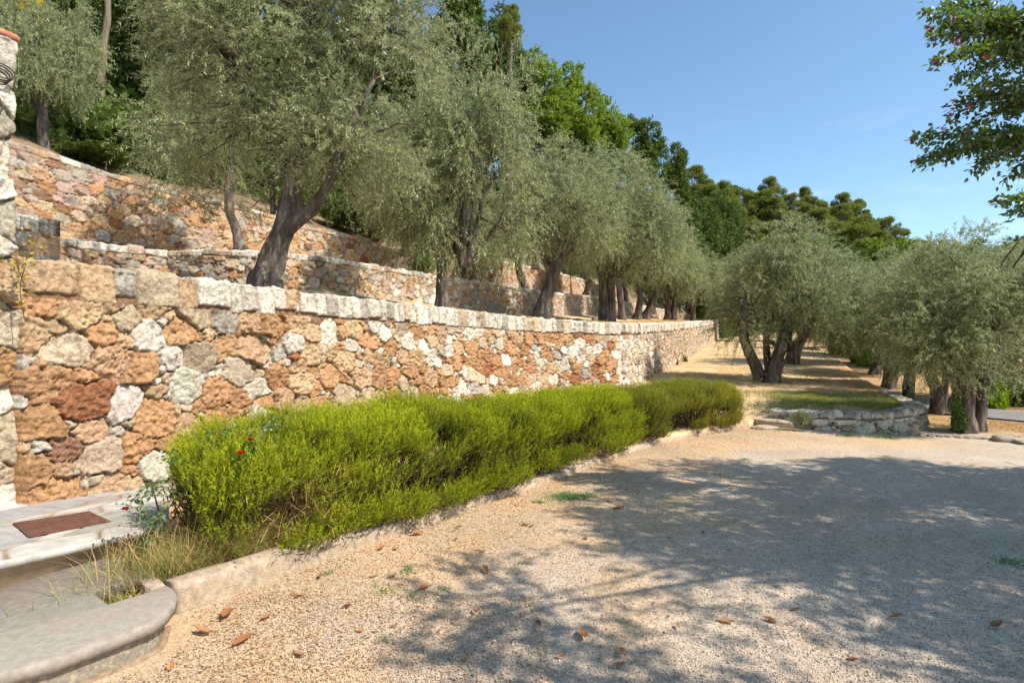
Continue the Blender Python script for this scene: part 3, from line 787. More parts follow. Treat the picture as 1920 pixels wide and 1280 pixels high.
cC2, bC2 = crown_proto(104, OB2, 1700, 22, (.3, .55), .095, .026, 'olive_far', 24, gap=-.15)

def olive(px, py, Y, label, limbs, cx, cy, cw, ch, var, seed, rz=0, group="olive trees in the terraced grove", dY=0.0, flare=1.5, vd=None):
    """base at (px,py,Y); crown centred at pixel (cx,cy), cw x ch metres"""
    base = at(px, py, Y); cc = at(cx, cy, Y + dY) - base
    c, b = {'B1': (cB1, bB1), 'B2': (cB2, bB2), 'C1': (cC1, bC1), 'C2': (cC2, bC2)}[var]
    s = (cw / 4.0, cw / 4.0, ch / 3.4)
    return put_tree('olive_tree', base, label, 'olive tree', limbs, c, b, seed, tuple(float(x) for x in cc), s, rz, group, flare=flare)

# --- the big leaning olive by the front wall, its own crown
base = at(497, 527, 8.0)
def loc1(px, py, Y): return at(px, py, Y) - base
L1 = [(*loc1(470, 120, 8.1), 1.35, 1.3, 1.2), (*loc1(690, 140, 8.2), 1.1, 1.2, 1.15), (*loc1(590, -80, 8.2), 1.6, 1.4, 1.1), (*loc1(640, 270, 8.0), .95, 1.0, .75),
      (*loc1(380, 265, 7.9), .70, .9, .62), (*loc1(520, 250, 8.2), .8, .9, .6), (*loc1(730, 310, 8.1), .55, .7, .5), (*loc1(760, 40, 8.4), .95, 1, 1), (*loc1(400, -20, 8.3), 1.1, 1.1, 1.0),
      (*loc1(430, 350, 8.3), .55, .6, .42), (*loc1(340, 340, 8.5), .42, .5, .35), (*loc1(310, 150, 8.1), .45, .6, .5)]
root = empty('olive_tree', base, "biggest olive tree, thick leaning trunk right behind the front wall", 'olive tree', "olive trees in the terraced grove")
l1 = lambda px, py, dy, r: (*(at(px, py, 8.0 + dy) - base), r)
limbs = [[l1(497, 527, 0, .225), l1(512, 480, .02, .20), l1(535, 420, .05, .19), l1(548, 350, .1, .175), l1(560, 280, .1, .17), l1(575, 190, .1, .13), l1(590, 60, .1, .08)],
         [l1(528, 440, .03, .13), l1(560, 412, -.05, .115), l1(590, 385, -.1, .10), l1(618, 340, -.15, .085), l1(650, 260, -.1, .06), l1(700, 150, 0, .04)],
         [l1(548, 345, .1, .11), l1(520, 300, .2, .09), l1(490, 230, .25, .07), l1(450, 140, .3, .045)],
         [l1(512, 400, .35, .05), l1(512, 340, .4, .05), l1(530, 270, .35, .045), l1(540, 180, .3, .03)],
         [l1(570, 215, .1, .08), l1(620, 150, 0, .06), l1(690, 60, 0, .04)]]
acc, ends = trunk_mesh(limbs, 3, 1.55, 28, .2, .1)
acc.build('trunk', M['bark'], root, smooth=True)
v, f, a, st = twig_crown(201, L1, 6600, 28, (.22, .55), .056, .012, gap=.12, droop=.7, gscale=1.6, stems=True)
build('crown', v, f, M['olive'], root, {'rnd': a})
acc = Acc(); rng = np.random.default_rng(5); branches(acc, rng, ends, L1, 110, .03); acc.add(*st)
acc.build('branches', M['bark'], root, smooth=True)

GR = "olive trees in the terraced grove"
def pl(px, py, Y, lst):
    """limb given by pixels and radii at depth Y, relative to the base (px,py)"""
    b = at(px, py, Y); return [[(*(at(x, y, Y + d) - b), r) for (x, y, d, r) in lb] for lb in lst]
olive(829, 573, 11, "slim dark trunked olive tree, second along the front terrace", pl(829, 573, 11, [[(829, 573, 0, .15), (829, 520, 0, .13), (826, 470, 0, .12), (822, 425, 0, .11), (850, 360, 0, .07)], [(824, 440, 0, .08), (800, 390, .1, .05)], [(827, 450, 0, .07), (880, 400, -.1, .06), (930, 330, -.1, .04)]]), 868, 318, 3.8, 4.9, 'B2', 31)
olive(1015, 590, 16, "olive tree leaning right with a broad trunk, third along the front terrace", pl(1015, 590, 16, [[(1015, 590, 0, .28), (1030, 540, 0, .23), (1045, 490, 0, .22), (1062, 440, 0, .17), (1080, 380, 0, .09)], [(1035, 520, 0, .15), (1020, 480, .2, .1), (1000, 430, .3, .06)]]), 1045, 390, 4.2, 4.0, 'B1', 32, .7)
olive(1137, 603, 19, "twin stemmed olive tree, fourth along the front terrace", pl(1137, 603, 19, [[(1132, 603, 0, .22), (1132, 560, 0, .2), (1130, 520, 0, .19), (1120, 470, 0, .12)], [(1145, 603, 0, .2), (1146, 560, 0, .19), (1146, 520, 0, .17), (1160, 450, 0, .1)]]), 1165, 420, 5.2, 4.6, 'B2', 33, 2.1)
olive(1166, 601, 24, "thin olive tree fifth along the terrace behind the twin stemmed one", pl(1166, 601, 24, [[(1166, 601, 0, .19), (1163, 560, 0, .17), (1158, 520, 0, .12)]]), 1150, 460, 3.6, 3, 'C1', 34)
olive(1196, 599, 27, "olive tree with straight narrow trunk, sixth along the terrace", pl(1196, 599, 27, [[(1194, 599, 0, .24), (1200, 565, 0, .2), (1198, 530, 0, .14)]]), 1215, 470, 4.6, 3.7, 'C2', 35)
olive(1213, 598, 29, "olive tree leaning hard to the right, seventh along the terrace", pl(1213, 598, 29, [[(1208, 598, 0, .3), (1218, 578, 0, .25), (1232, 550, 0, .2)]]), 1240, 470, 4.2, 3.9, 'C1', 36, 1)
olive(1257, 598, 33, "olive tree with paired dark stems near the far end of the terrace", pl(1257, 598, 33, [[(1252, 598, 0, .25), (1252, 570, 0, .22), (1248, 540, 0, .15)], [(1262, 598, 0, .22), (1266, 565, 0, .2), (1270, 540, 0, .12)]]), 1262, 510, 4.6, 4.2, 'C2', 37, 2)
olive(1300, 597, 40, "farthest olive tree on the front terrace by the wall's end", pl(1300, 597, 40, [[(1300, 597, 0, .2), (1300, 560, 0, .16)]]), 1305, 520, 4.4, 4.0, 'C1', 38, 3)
# middle terrace
olive(441, 466, 13.4, "slender olive tree on the middle terrace left of the biggest one", pl(441, 466, 13.4, [[(452, 468, 0, .16), (442, 430, 0, .14), (430, 390, 0, .13), (430, 330, 0, .11), (436, 270, 0, .08)]]), 400, 235, 3.0, 3.4, 'B2', 41, 1.2)
olive(757, 490, 20, "small olive tree on the middle terrace beside a broken stump", pl(757, 490, 20, [[(757, 490, 0, .18), (760, 450, 0, .15), (757, 400, 0, .1)]]), 760, 370, 4.4, 3.3, 'B1', 42, 2.5)
olive(888, 523, 22, "forked grey olive tree on the middle terrace", pl(888, 523, 22, [[(888, 523, 0, .2), (889, 500, 0, .17), (905, 470, 0, .1)], [(888, 510, 0, .12), (868, 480, 0, .09)]]), 885, 430, 4.6, 3.0, 'C2', 43, .4)
olive(985, 540, 26, "olive tree on the middle terrace seen left of the leaning third one", pl(985, 540, 26, [[(985, 540, 0, .22), (975, 515, 0, .2), (970, 490, 0, .15)]]), 965, 440, 4.4, 2.9, 'C1', 44, 1.4)
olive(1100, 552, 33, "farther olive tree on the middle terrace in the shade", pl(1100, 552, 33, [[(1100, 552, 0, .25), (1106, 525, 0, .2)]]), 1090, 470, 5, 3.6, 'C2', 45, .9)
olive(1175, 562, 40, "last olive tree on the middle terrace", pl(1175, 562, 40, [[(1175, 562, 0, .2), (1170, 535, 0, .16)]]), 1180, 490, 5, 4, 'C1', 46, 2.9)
# field
olive(1437, 716, 16.2, "spreading olive tree with V shaped stems in the dry grass field", pl(1437, 716, 16.2, [
    [(1425, 708, 0, .24), (1410, 672, 0, .19), (1397, 640, 0, .17), (1393, 600, 0, .15), (1402, 550, .1, .09)],
    [(1447, 716, -.1, .26), (1455, 680, -.1, .22), (1468, 640, -.1, .18), (1476, 600, -.05, .14), (1500, 540, 0, .08)],
    [(1440, 700, .3, .13), (1437, 650, .35, .12), (1440, 590, .3, .08)]]), 1478, 545, 4.7, 4.4, 'B1', 51, 0.3, "olive trees in the lower field")
olive(1486, 683, 21.8, "olive tree leaning right just behind the V stemmed one", pl(1486, 683, 21.8, [[(1484, 683, 0, .3), (1492, 655, 0, .26), (1508, 625, 0, .2), (1520, 570, 0, .1)]]), 1545, 560, 4.6, 3.6, 'B2', 52, 1.3, "olive trees in the lower field")
olive(1398, 640, 44, "far olive tree at the top of the field near the palm", pl(1398, 640, 44, [[(1398, 640, 0, .3), (1380, 590, 0, .2)]]), 1385, 560, 5.6, 5.6, 'C2', 53, .3, "olive trees in the lower field")
# right grove
RG = "olive trees in the shaded right grove"
olive(1815, 810, 10.0, "thick ivy footed olive tree at the right between gravel and road", pl(1815, 810, 10, [
    [(1808, 810, 0, .22), (1806, 770, 0, .20), (1808, 730, 0, .22), (1800, 680, 0, .16), (1780, 600, 0, .1)],
    [(1834, 806, .1, .12), (1838, 760, .1, .14), (1842, 715, .1, .13), (1870, 650, .1, .12), (1900, 580, 0, .07)]]), 1822, 600, 3.5, 3.0, 'B2', 61, 0, RG)
olive(1757, 780, 12.6, "olive tree with three slanting stems behind the low curved wall", pl(1757, 780, 12.6, [
    [(1755, 780, 0, .17), (1758, 740, 0, .15), (1745, 700, 0, .14), (1740, 650, 0, .1)], [(1766, 780, .1, .11), (1770, 745, .1, .1), (1775, 700, 0, .08)],
    [(1776, 778, .1, .12), (1790, 750, .1, .12), (1808, 720, .1, .1), (1830, 660, 0, .07)]]), 1745, 598, 3.5, 2.9, 'B1', 62, 1.2, RG)
olive(1703, 752, 15.2, "single straight stemmed olive tree at the field's right edge", pl(1703, 752, 15.2, [[(1704, 752, 0, .17), (1704, 710, 0, .16), (1712, 670, 0, .15), (1720, 600, 0, .1)]]), 1700, 588, 3.6, 3.1, 'B2', 63, 2.2, RG)
olive(1667, 732, 18, "pale barked forked olive tree beyond the field's right edge", pl(1667, 732, 18, [[(1664, 732, 0, .23), (1668, 700, 0, .2), (1675, 660, 0, .17)], [(1672, 728, 0, .12), (1682, 690, 0, .11)]]), 1665, 586, 4.1, 3.3, 'B1', 64, 3.1, RG)
olive(1640, 715, 22, "olive tree slanting right among the row past the field edge", pl(1640, 715, 22, [[(1634, 715, 0, .3), (1645, 680, 0, .22), (1650, 640, 0, .15)]]), 1630, 590, 4.2, 3.3, 'C1', 65, 0, RG)
olive(1618, 700, 26, "dark stemmed olive tree, sixth in the row past the field edge", pl(1618, 700, 26, [[(1618, 700, 0, .22), (1615, 650, 0, .18)]]), 1615, 580, 4.6, 3.8, 'C2', 66, 1, RG)
olive(1607, 688, 31, "olive tree farther down the row with its foot in lime green shrubs", pl(1607, 688, 31, [[(1607, 688, 0, .22), (1605, 640, 0, .18)]]), 1590, 575, 5.2, 4.4, 'C1', 67, 2, RG)
olive(1560, 650, 42, "distant olive tree closing the end of the field", pl(1560, 650, 42, [[(1560, 650, 0, .25), (1555, 610, 0, .18)]]), 1555, 560, 6, 5, 'C2', 68, 2.5, RG)
olive(1915, 792, 14.5, "olive tree cut by the right edge of the picture behind the road", pl(1915, 792, 14.5, [[(1925, 770, 0, .2), (1930, 700, 0, .17), (1925, 640, 0, .12)]]), 1880, 585, 4.4, 3.5, 'B1', 69, .5, RG)
olive(1790, 700, 24, "hidden stemmed olive tree whose pale crown tops the grove", pl(1790, 700, 24, [[(1790, 705, 0, .25), (1795, 620, 0, .2)]]), 1775, 545, 5.5, 3.8, 'C2', 70, 1.5, RG)
olive(1900, 700, 26, "tall olive crown rising at the far right behind the grove", pl(1900, 700, 26, [[(1900, 705, 0, .25), (1900, 600, 0, .2)]]), 1890, 535, 6.5, 4.2, 'C1', 71, 2.5, RG)
olive(1700, 690, 30, "olive crown in the middle distance between field row and road", pl(1700, 690, 30, [[(1700, 690, 0, .25), (1700, 600, 0, .2)]]), 1690, 560, 6, 4.2, 'C1', 72, .9, RG)

# left: olives above the top wall
olive(85, 300, 15, "left olive tree above the top wall, right of the tall pillar", pl(85, 300, 15, [[(85, 300, 0, .2), (80, 200, 0, .16), (90, 90, 0, .1)]]), 78, 95, 3.0, 4.2, 'B1', 81, .2, GR)
olive(40, 255, 17, "smaller bushy olive behind the pillar above the top wall", pl(40, 255, 17, [[(40, 262, 0, .14), (45, 200, 0, .1)]]), 60, 225, 2.6, 1.6, 'B2', 82, 1, GR)

# ------------------------------------------------------------------ oaks and dark wood on the slope
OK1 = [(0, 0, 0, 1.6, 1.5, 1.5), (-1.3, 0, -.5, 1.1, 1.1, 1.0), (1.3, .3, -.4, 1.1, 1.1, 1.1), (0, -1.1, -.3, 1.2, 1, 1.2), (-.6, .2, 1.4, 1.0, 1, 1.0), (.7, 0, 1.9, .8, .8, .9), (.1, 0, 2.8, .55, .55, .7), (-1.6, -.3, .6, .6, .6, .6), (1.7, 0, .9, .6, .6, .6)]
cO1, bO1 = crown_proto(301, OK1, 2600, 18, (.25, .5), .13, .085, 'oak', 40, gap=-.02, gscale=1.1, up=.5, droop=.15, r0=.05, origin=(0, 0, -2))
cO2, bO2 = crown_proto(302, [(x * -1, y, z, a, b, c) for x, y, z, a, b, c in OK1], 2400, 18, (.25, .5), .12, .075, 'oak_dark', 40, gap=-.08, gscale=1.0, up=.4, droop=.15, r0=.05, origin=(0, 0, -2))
def bigtree(px, py, Y, w, h, src, label, seed, group="broadleaf trees on the slope", drop=None, name='oak_tree', cat='tree'):
    """crown centred at pixel (px,py); the trunk runs down to the slope"""
    c = at(px, py, Y); gh = hz(c[0], c[1]); base = np.array([c[0], c[1], gh])
    hgt = c[2] - gh
    s = (w / 4.6, w / 4.6, h / 5.0)
    limbs = [[(0, 0, 0, .16 + w * .02), (.1, 0, hgt * .4, .13 + w * .015), (0, .1, hgt * .8, .1), (0, 0, hgt, .06)]]
    return put_tree(name, base, label, cat, limbs, src[0], src[1], seed, (0, 0, float(hgt)), s, seed * 1.3, group)
_HL = np.array(HL); _HR = np.array(HR)
def hz(x, y):
    """height of the wooded slope at (x, y): nearest point of the ruled surface"""
    best = (1e9, 0)
    tt = np.linspace(0, len(_HL) - 1, 140); ss = np.linspace(0, 1, 50)
    A = np.stack([np.interp(tt, np.arange(len(_HL)), _HL[:, k]) for k in range(3)], -1); B = np.stack([np.interp(tt, np.arange(len(_HR)), _HR[:, k]) for k in range(3)], -1)
    G = A[:, None] * (1 - ss[None, :, None]) + B[:, None] * ss[None, :, None]
    d = np.hypot(G[..., 0] - x, G[..., 1] - y); i = np.unravel_index(np.argmin(d), d.shape)
    return float(G[i][2])
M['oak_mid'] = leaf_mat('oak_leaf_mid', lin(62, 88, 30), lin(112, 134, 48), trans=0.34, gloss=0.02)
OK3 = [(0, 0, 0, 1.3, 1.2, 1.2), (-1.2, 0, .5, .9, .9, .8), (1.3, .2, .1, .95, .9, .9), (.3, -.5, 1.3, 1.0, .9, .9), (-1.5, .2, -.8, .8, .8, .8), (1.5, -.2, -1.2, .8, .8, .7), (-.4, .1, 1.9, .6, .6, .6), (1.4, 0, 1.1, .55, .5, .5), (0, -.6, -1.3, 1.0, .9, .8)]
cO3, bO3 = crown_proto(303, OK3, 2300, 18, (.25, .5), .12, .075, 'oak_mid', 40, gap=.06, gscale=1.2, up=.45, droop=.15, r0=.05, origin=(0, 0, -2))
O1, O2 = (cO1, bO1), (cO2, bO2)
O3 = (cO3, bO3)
bigtree(868, 30, 26, 3.4, 5.5, O3, "dark green oak poking above the olives at the top of the picture", 1)
bigtree(1005, 215, 30, 4.2, 5.0, O1, "bright green oak on the skyline just right of the olive crowns", 2)
bigtree(1075, 245, 33, 4.6, 5.6, O1, "sunlit oak with two ragged tops against the sky", 3)
bigtree(1130, 290, 36, 4.6, 5.2, O1, "sunlit oak second from the right end of the bright oaks", 4)
bigtree(1196, 290, 38, 4.2, 4.9, O3, "rounded mid green oak standing clear against the sky", 5)
bigtree(1268, 320, 40, 2.6, 3.6, O3, "thin dark oak at the right end of the oak row", 6)
bigtree(1235, 385, 42, 4.6, 4.0, O3, "dark oak filling in under the skyline above the far terrace olives", 7)
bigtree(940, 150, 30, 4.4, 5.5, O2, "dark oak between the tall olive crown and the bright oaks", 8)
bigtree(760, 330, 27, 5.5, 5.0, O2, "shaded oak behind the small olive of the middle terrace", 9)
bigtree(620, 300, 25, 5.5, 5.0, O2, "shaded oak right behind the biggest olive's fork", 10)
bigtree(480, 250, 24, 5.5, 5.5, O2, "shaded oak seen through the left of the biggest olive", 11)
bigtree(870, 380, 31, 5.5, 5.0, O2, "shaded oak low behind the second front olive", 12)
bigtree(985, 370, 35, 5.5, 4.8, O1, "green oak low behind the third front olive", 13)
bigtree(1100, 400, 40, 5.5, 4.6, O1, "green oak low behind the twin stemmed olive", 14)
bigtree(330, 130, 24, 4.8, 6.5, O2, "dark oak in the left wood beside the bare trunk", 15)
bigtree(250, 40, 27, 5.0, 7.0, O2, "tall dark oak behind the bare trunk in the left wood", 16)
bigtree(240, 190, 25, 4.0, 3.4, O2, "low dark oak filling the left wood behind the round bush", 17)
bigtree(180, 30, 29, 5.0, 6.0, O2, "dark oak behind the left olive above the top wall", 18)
bigtree(430, -190, 22, 6.5, 8.0, O2, "oak rising out of the top of the picture behind the biggest olive's left side", 31)  # added occluder, crown out of view, to shade the left wood
bigtree(330, -230, 20, 6.0, 8.0, O2, "oak added over the left wood to shade it, its crown unseen above the picture", 32)  # second added occluder, crown unseen, darkening the left wood
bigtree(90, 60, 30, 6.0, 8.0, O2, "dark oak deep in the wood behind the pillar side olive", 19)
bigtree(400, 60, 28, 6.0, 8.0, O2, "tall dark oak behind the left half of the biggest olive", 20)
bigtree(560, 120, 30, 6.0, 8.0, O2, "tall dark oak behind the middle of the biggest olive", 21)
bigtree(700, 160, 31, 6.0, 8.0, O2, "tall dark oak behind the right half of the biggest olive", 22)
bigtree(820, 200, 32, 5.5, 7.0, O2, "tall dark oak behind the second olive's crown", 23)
for k, (px, py, Y, w, h) in enumerate([(1330, 470, 70, 8, 9), (1300, 520, 60, 8, 8), (1290, 450, 66, 7, 8), (1375, 520, 75, 8, 7), (1350, 430, 85, 8, 8), (1420, 500, 85, 8, 8), (1700, 520, 70, 9, 7), (1760, 530, 60, 9, 6), (1830, 520, 65, 9, 6), (1640, 520, 80, 9, 8), (1580, 520, 80, 10, 8), (1500, 530, 80, 10, 8), (1900, 520, 60, 9, 6), (1440, 560, 70, 8, 6), (1345, 570, 62, 6, 5)]):
    nm = "%s tree at the foot of the pine hill, %s from the left" % (["bright green", "dark green"][0 if k in (9, 11, 6) else 1], "seventh sixth second first fourth third eighth ninth tenth twelfth thirteenth eleventh fourteenth fifteenth fifth".split()[k])
    c = at(px, py, Y)
    if px > 1560:
        base = np.array([c[0], c[1], float(gz(Y))]); hg = c[2] - base[2]
        put_tree('broadleaf_tree', base, nm, 'tree', [[(0, 0, 0, .3), (0, 0, hg * .5, .2), (0, 0, hg, .1)]], [cO1, cO2][0 if k in (9, 11, 6) else 1], [bO1, bO2][0 if k in (9, 11, 6) else 1], k, (0, 0, float(hg)), (w / 4.6, w / 4.6, h / 5), k * 1.7, "broadleaf trees below the pines")
    else:
        bigtree(px, py, Y, w, h, (O1, O2)[0 if k in (9, 11, 6) else 1], nm, k, "broadleaf trees below the pines", name='broadleaf_tree')
# bare trunk in the left wood
b0 = at(188, 215, 19); root = empty('pine_tree', b0, "tall bare brown trunk rising out of the dark left wood", 'tree')
acc, e_ = trunk_mesh(pl(188, 215, 19, [[(187, 215, 0, .17), (190, 150, 0, .14), (196, 80, 0, .13), (202, 20, 0, .12), (204, -120, 0, .1), (210, -260, 0, .07)]]), 9, 1.2)
acc.build('trunk', M['bark_pale'], root, smooth=True)
PN = [(0, 0, .2, 1.7, 1.6, .6), (-1.1, 0, -.3, 1.0, 1, .45), (1.2, .2, -.2, 1.1, 1, .5), (.2, -.9, -.4, 1.1, .9, .45), (-.3, .5, .8, 1.1, 1, .45), (.5, 0, -1.1, .9, .8, .35), (-.8, -.3, -1.2, .7, .7, .3)]
PN2 = [(0, 0, 1.0, 1.1, 1.1, .6), (-.7, 0, .3, 1.0, 1, .5), (.9, .2, .2, .9, 1, .5), (.2, -.9, -.3, 1.0, .9, .5), (-.5, .2, -.9, .9, .9, .5), (.7, 0, -1.2, 1.0, .8, .45), (0, 0, 1.7, .6, .6, .35)]
def puffs(seed, L, n):
    rng = np.random.default_rng(seed); out = []
    for l in L:
        for _ in range(n):
            d = nrmz(rng.normal(size=3)); d[2] = abs(d[2]) * .8
            r = rng.uniform(.28, .46); out.append((l[0] + d[0] * l[3] * .85, l[1] + d[1] * l[4] * .85, l[2] + d[2] * l[5] * .8, r, r, r * .75))
    return out
cP1, bP1 = crown_proto(401, puffs(1, PN, 6), 2600, 14, (.16, .30), .15, .035, 'pine', 26, gap=-.5, droop=-.1, up=.8, shell=3, origin=(0, 0, -2.2), bark='bark_pale')
cP2, bP2 = crown_proto(402, puffs(2, PN2, 6), 2600, 14, (.16, .30), .15, .035, 'pine', 26, gap=-.5, droop=-.1, up=.8, shell=3, origin=(0, 0, -2.2), bark='bark_pale')
link_copy(cP1, root, (.3, 0, 7.5), (1.2, 1.2, 1.2)); link_copy(bP1, root, (.3, 0, 7.5), (1.2, 1.2, 1.2))
pb = at(957, 60, 25); gh = hz(pb[0], pb[1])
put_tree('pine_tree', (pb[0], pb[1], gh), "lone yellow green pine top between the dark oak and the sky", 'pine tree', [[(0, 0, 0, .2), (0, .1, (pb[2] - gh) * .6, .15), (0, 0, pb[2] - gh, .1)]], cP2, bP2, 3, (0, 0, float(pb[2] - gh)), (.36, .36, .5), 1)

pines = [(1300, 360, 105, 62, 50, "leftmost pine of the far hill, taller and rounder than its neighbours"), (1330, 365, 106, 46, 40, None), (1362, 395, 104, 48, 60, None), (1400, 385, 106, 52, 56, None), (1443, 372, 112, 44, 44, "pine on the far hill whose head stands highest in the middle of the ridge"),
  (1372, 362, 110, 26, 22, "small leaning pine on the far ridge between two larger heads"), (1430, 405, 104, 60, 50, None), (1485, 388, 112, 40, 38, None), (1512, 382, 114, 34, 34, None), (1540, 400, 112, 46, 46, None), (1580, 402, 114, 44, 44, None), (1600, 395, 116, 34, 34, None), (1620, 418, 114, 30, 26, None),
  (1390, 425, 98, 48, 50, None), (1460, 415, 102, 52, 48, None), (1500, 420, 102, 44, 40, None), (1535, 438, 100, 62, 52, None), (1600, 440, 104, 66, 56, None), (1575, 425, 108, 50, 44, None), (1660, 436, 118, 46, 44, "pine with a slanting dark trunk at the right end of the ridge"), (1655, 470, 112, 56, 40, None), (1690, 462, 122, 34, 24, "pale small pine lowest at the right end of the ridge"),
  (1330, 400, 98, 60, 60, None), (1310, 410, 92, 56, 60, None), (1360, 440, 90, 56, 50, None), (1440, 450, 92, 60, 50, None), (1500, 465, 90, 60, 50, None), (1560, 480, 92, 64, 50, None), (1620, 490, 96, 60, 46, None), (1410, 470, 84, 50, 50, None), (1720, 480, 130, 50, 30, None), (1750, 486, 135, 60, 26, None), (1460, 490, 80, 50, 40, None)]
ORD = "first second third fourth fifth sixth seventh eighth ninth tenth eleventh twelfth thirteenth fourteenth fifteenth sixteenth seventeenth eighteenth nineteenth twentieth".split()
def ordinals(items, keyx, rows):
    out = {}
    for nm, sel in rows:
        ids = sorted([i for i, it in enumerate(items) if sel(it)], key=lambda i: keyx(items[i]))
        for r_, i in enumerate(ids): out[i] = nm % ORD[min(r_, 19)]
    return out
pine_lab = ordinals(pines, lambda p: p[0], [("round headed pine, %s from the left along the skyline of the far hill", lambda p: p[2] >= 108), ("round headed pine, %s from the left in the row just below the skyline", lambda p: 98 <= p[2] < 108), ("round headed pine, %s from the left in the lowest row on the far hill", lambda p: p[2] < 98)])
ptr = Acc(); ptr.add(*tube([(0, 0, -9), (.3, 0, -5), (.1, .2, -2.2), (0, 0, .3)], [.34, .28, .22, .1], 8, 3, .1)); ptr = proto(ptr.build('trunk', M['bark_pale'], None, smooth=True))
for k, (px, py, Y, w, h, lab) in enumerate(pines):
    c = at(px, py, Y); gh = hz(c[0], c[1]); hg = c[2] - gh
    root = empty('pine_tree', (c[0], c[1], gh), lab or pine_lab[k], 'pine tree', "pines on the far ridge")
    s = 1.55 * w / F * Y / 4.4; sz = 1.45 * h / F * Y / 3.6
    src = (cP1, bP1) if k % 2 else (cP2, bP2)
    link_copy(ptr, root, (0, 0, float(hg)), (1, 1, max(hg, 2) / 9.0), k)
    link_copy(src[1], root, (0, 0, float(hg)), (s, s, sz), k * 2.1); link_copy(src[0], root, (0, 0, float(hg)), (s, s, sz), k * 2.1)

# ------------------------------------------------------------------ shrubs
SB = [(0, 0, .45, .7, .6, .45), (-.5, 0, .3, .45, .4, .35), (.5, .1, .3, .5, .4, .35), (.1, -.3, .3, .5, .35, .35)]
def shrub_p(seed, material, lf=.06, lw=.035, n=900):
    v, f, a, st = twig_crown(seed, SB, n, 14, (.12, .25), lf, lw, gap=-.1, droop=.1, up=.6, stems=True)
    c = proto(build('foliage', v, f, M[material], None, {'rnd': a})); acc = Acc(); acc.add(*st)
    for q in range(14):
        an = q * 2.4; acc.add(*tube([(0, 0, -.05), (.2 * math.cos(an), .2 * math.sin(an), .25), (.45 * math.cos(an), .4 * math.sin(an), .55)], [.02, .014, .006], 5))
    return c, proto(acc.build('stems', M['wood'], None))
SH = {'green': shrub_p(501, 'shrub'), 'lime': shrub_p(502, 'shrub_lime', .09, .05), 'dark': shrub_p(503, 'oak_dark', .07, .04), 'dust': shrub_p(504, 'olive', .09, .04, 260)}
def shrub(px, py, Y, w, h, kind, label, group=None, z=None):
    c = at(px, py, Y); root = empty('shrub', c if z is None else (c[0], c[1], z), label, 'shrub', group)
    s = (w / 2.0, w / 2.0, h / .95); f_, s_ = SH[kind]
    link_copy(s_, root, (0, 0, 0), s, px * .1); link_copy(f_, root, (0, 0, 0), s, px * .1)
shrub(175, 262, 17, 1.9, 1.0, 'green', "round bright green bush in front of the dark left wood")
shrub(235, 268, 17.5, 1.5, .7, 'green', "low spreading green bush right of the round one above the top wall")
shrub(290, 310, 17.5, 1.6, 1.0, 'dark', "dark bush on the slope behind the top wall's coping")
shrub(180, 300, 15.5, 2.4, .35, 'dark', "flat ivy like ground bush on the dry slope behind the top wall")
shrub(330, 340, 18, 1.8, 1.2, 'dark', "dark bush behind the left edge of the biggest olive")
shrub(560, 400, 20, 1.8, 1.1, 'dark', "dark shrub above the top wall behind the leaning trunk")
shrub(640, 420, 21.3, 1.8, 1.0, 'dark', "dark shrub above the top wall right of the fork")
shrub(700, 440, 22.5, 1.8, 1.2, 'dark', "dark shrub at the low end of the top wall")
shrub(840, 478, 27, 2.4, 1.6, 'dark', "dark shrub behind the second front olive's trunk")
shrub(800, 510, 20, 1.4, 1.0, 'green', "loose green shrub on the middle terrace by the second olive")
shrub(930, 478, 28, 2.8, 1.3, 'dark', "dark shrub over the far upper wall")
for k, (px, py, Y, w, h, kd_, lab) in enumerate([(1862, 772, 13.6, .9, .75, 'lime', "lime green shrub glowing behind the thick ivy footed trunk"), (1888, 760, 15.5, 1.5, 1.1, 'green', "arching green shrub beyond the road at the right edge"), (1915, 772, 14, .8, .6, 'green', "small round green shrub cut by the right edge beyond the road"),
      (1612, 690, 27, 1.2, 1.0, 'lime', "lime shrub at the foot of the right hand row"), (1628, 692, 25, .9, .9, 'lime', "second lime shrub just right at the row's foot"), (1575, 668, 33, 1.6, .9, 'lime', "low lime green growth along the far field edge"),
      (1358, 634, 50, 2.4, 1.6, 'green', "fresh green clump past the front wall's end"), (1385, 636, 56, 3.5, 2.0, 'dark', "dark shrub beside the green clump past the wall's end"), (1336, 640, 45, .7, .8, 'green', "tiny green shrub against the far end of the front wall"),
      (1282, 690, 23, .35, .5, 'dark', "small dark dry shrub at the front wall's foot"), (1266, 698, 21.5, .35, .6, 'dark', "taller dark dry shrub at the front wall's foot")]):
    shrub(px, py, Y, w, h, kd_, lab)
shrub(1502, 796, 10.2, .36, .26, 'dust', "small dusty plant hanging over the low curved wall's left part")
# undergrowth of the hillside
rng = np.random.default_rng(77)
tt = rng.random(2600) * 12.0 + .2; ss = rng.random(2600) ** 1.5 * .9 + .05
A_ = np.stack([np.interp(tt, np.arange(len(HL)), _HL[:, k]) for k in range(3)], -1); B_ = np.stack([np.interp(tt, np.arange(len(HR)), _HR[:, k]) for k in range(3)], -1)
pp = A_ * (1 - ss[:, None]) + B_ * ss[:, None]
acc_v = []
lob = np.concatenate([pp + [0, 0, .5], rng.uniform(.8, 1.8, (len(pp), 1)) * [[1, 1, .7]]], 1)
v, f, a, _ = twig_crown(601, lob, 9000, 8, (.5, .9), .32, .2, gap=-.9, up=.5, droop=.1, shell=3)
tag(build('undergrowth', v, f, M['oak_dark'], None, {'rnd': a}), "dark leafy undergrowth covering the wooded slope", 'undergrowth', kind='stuff')

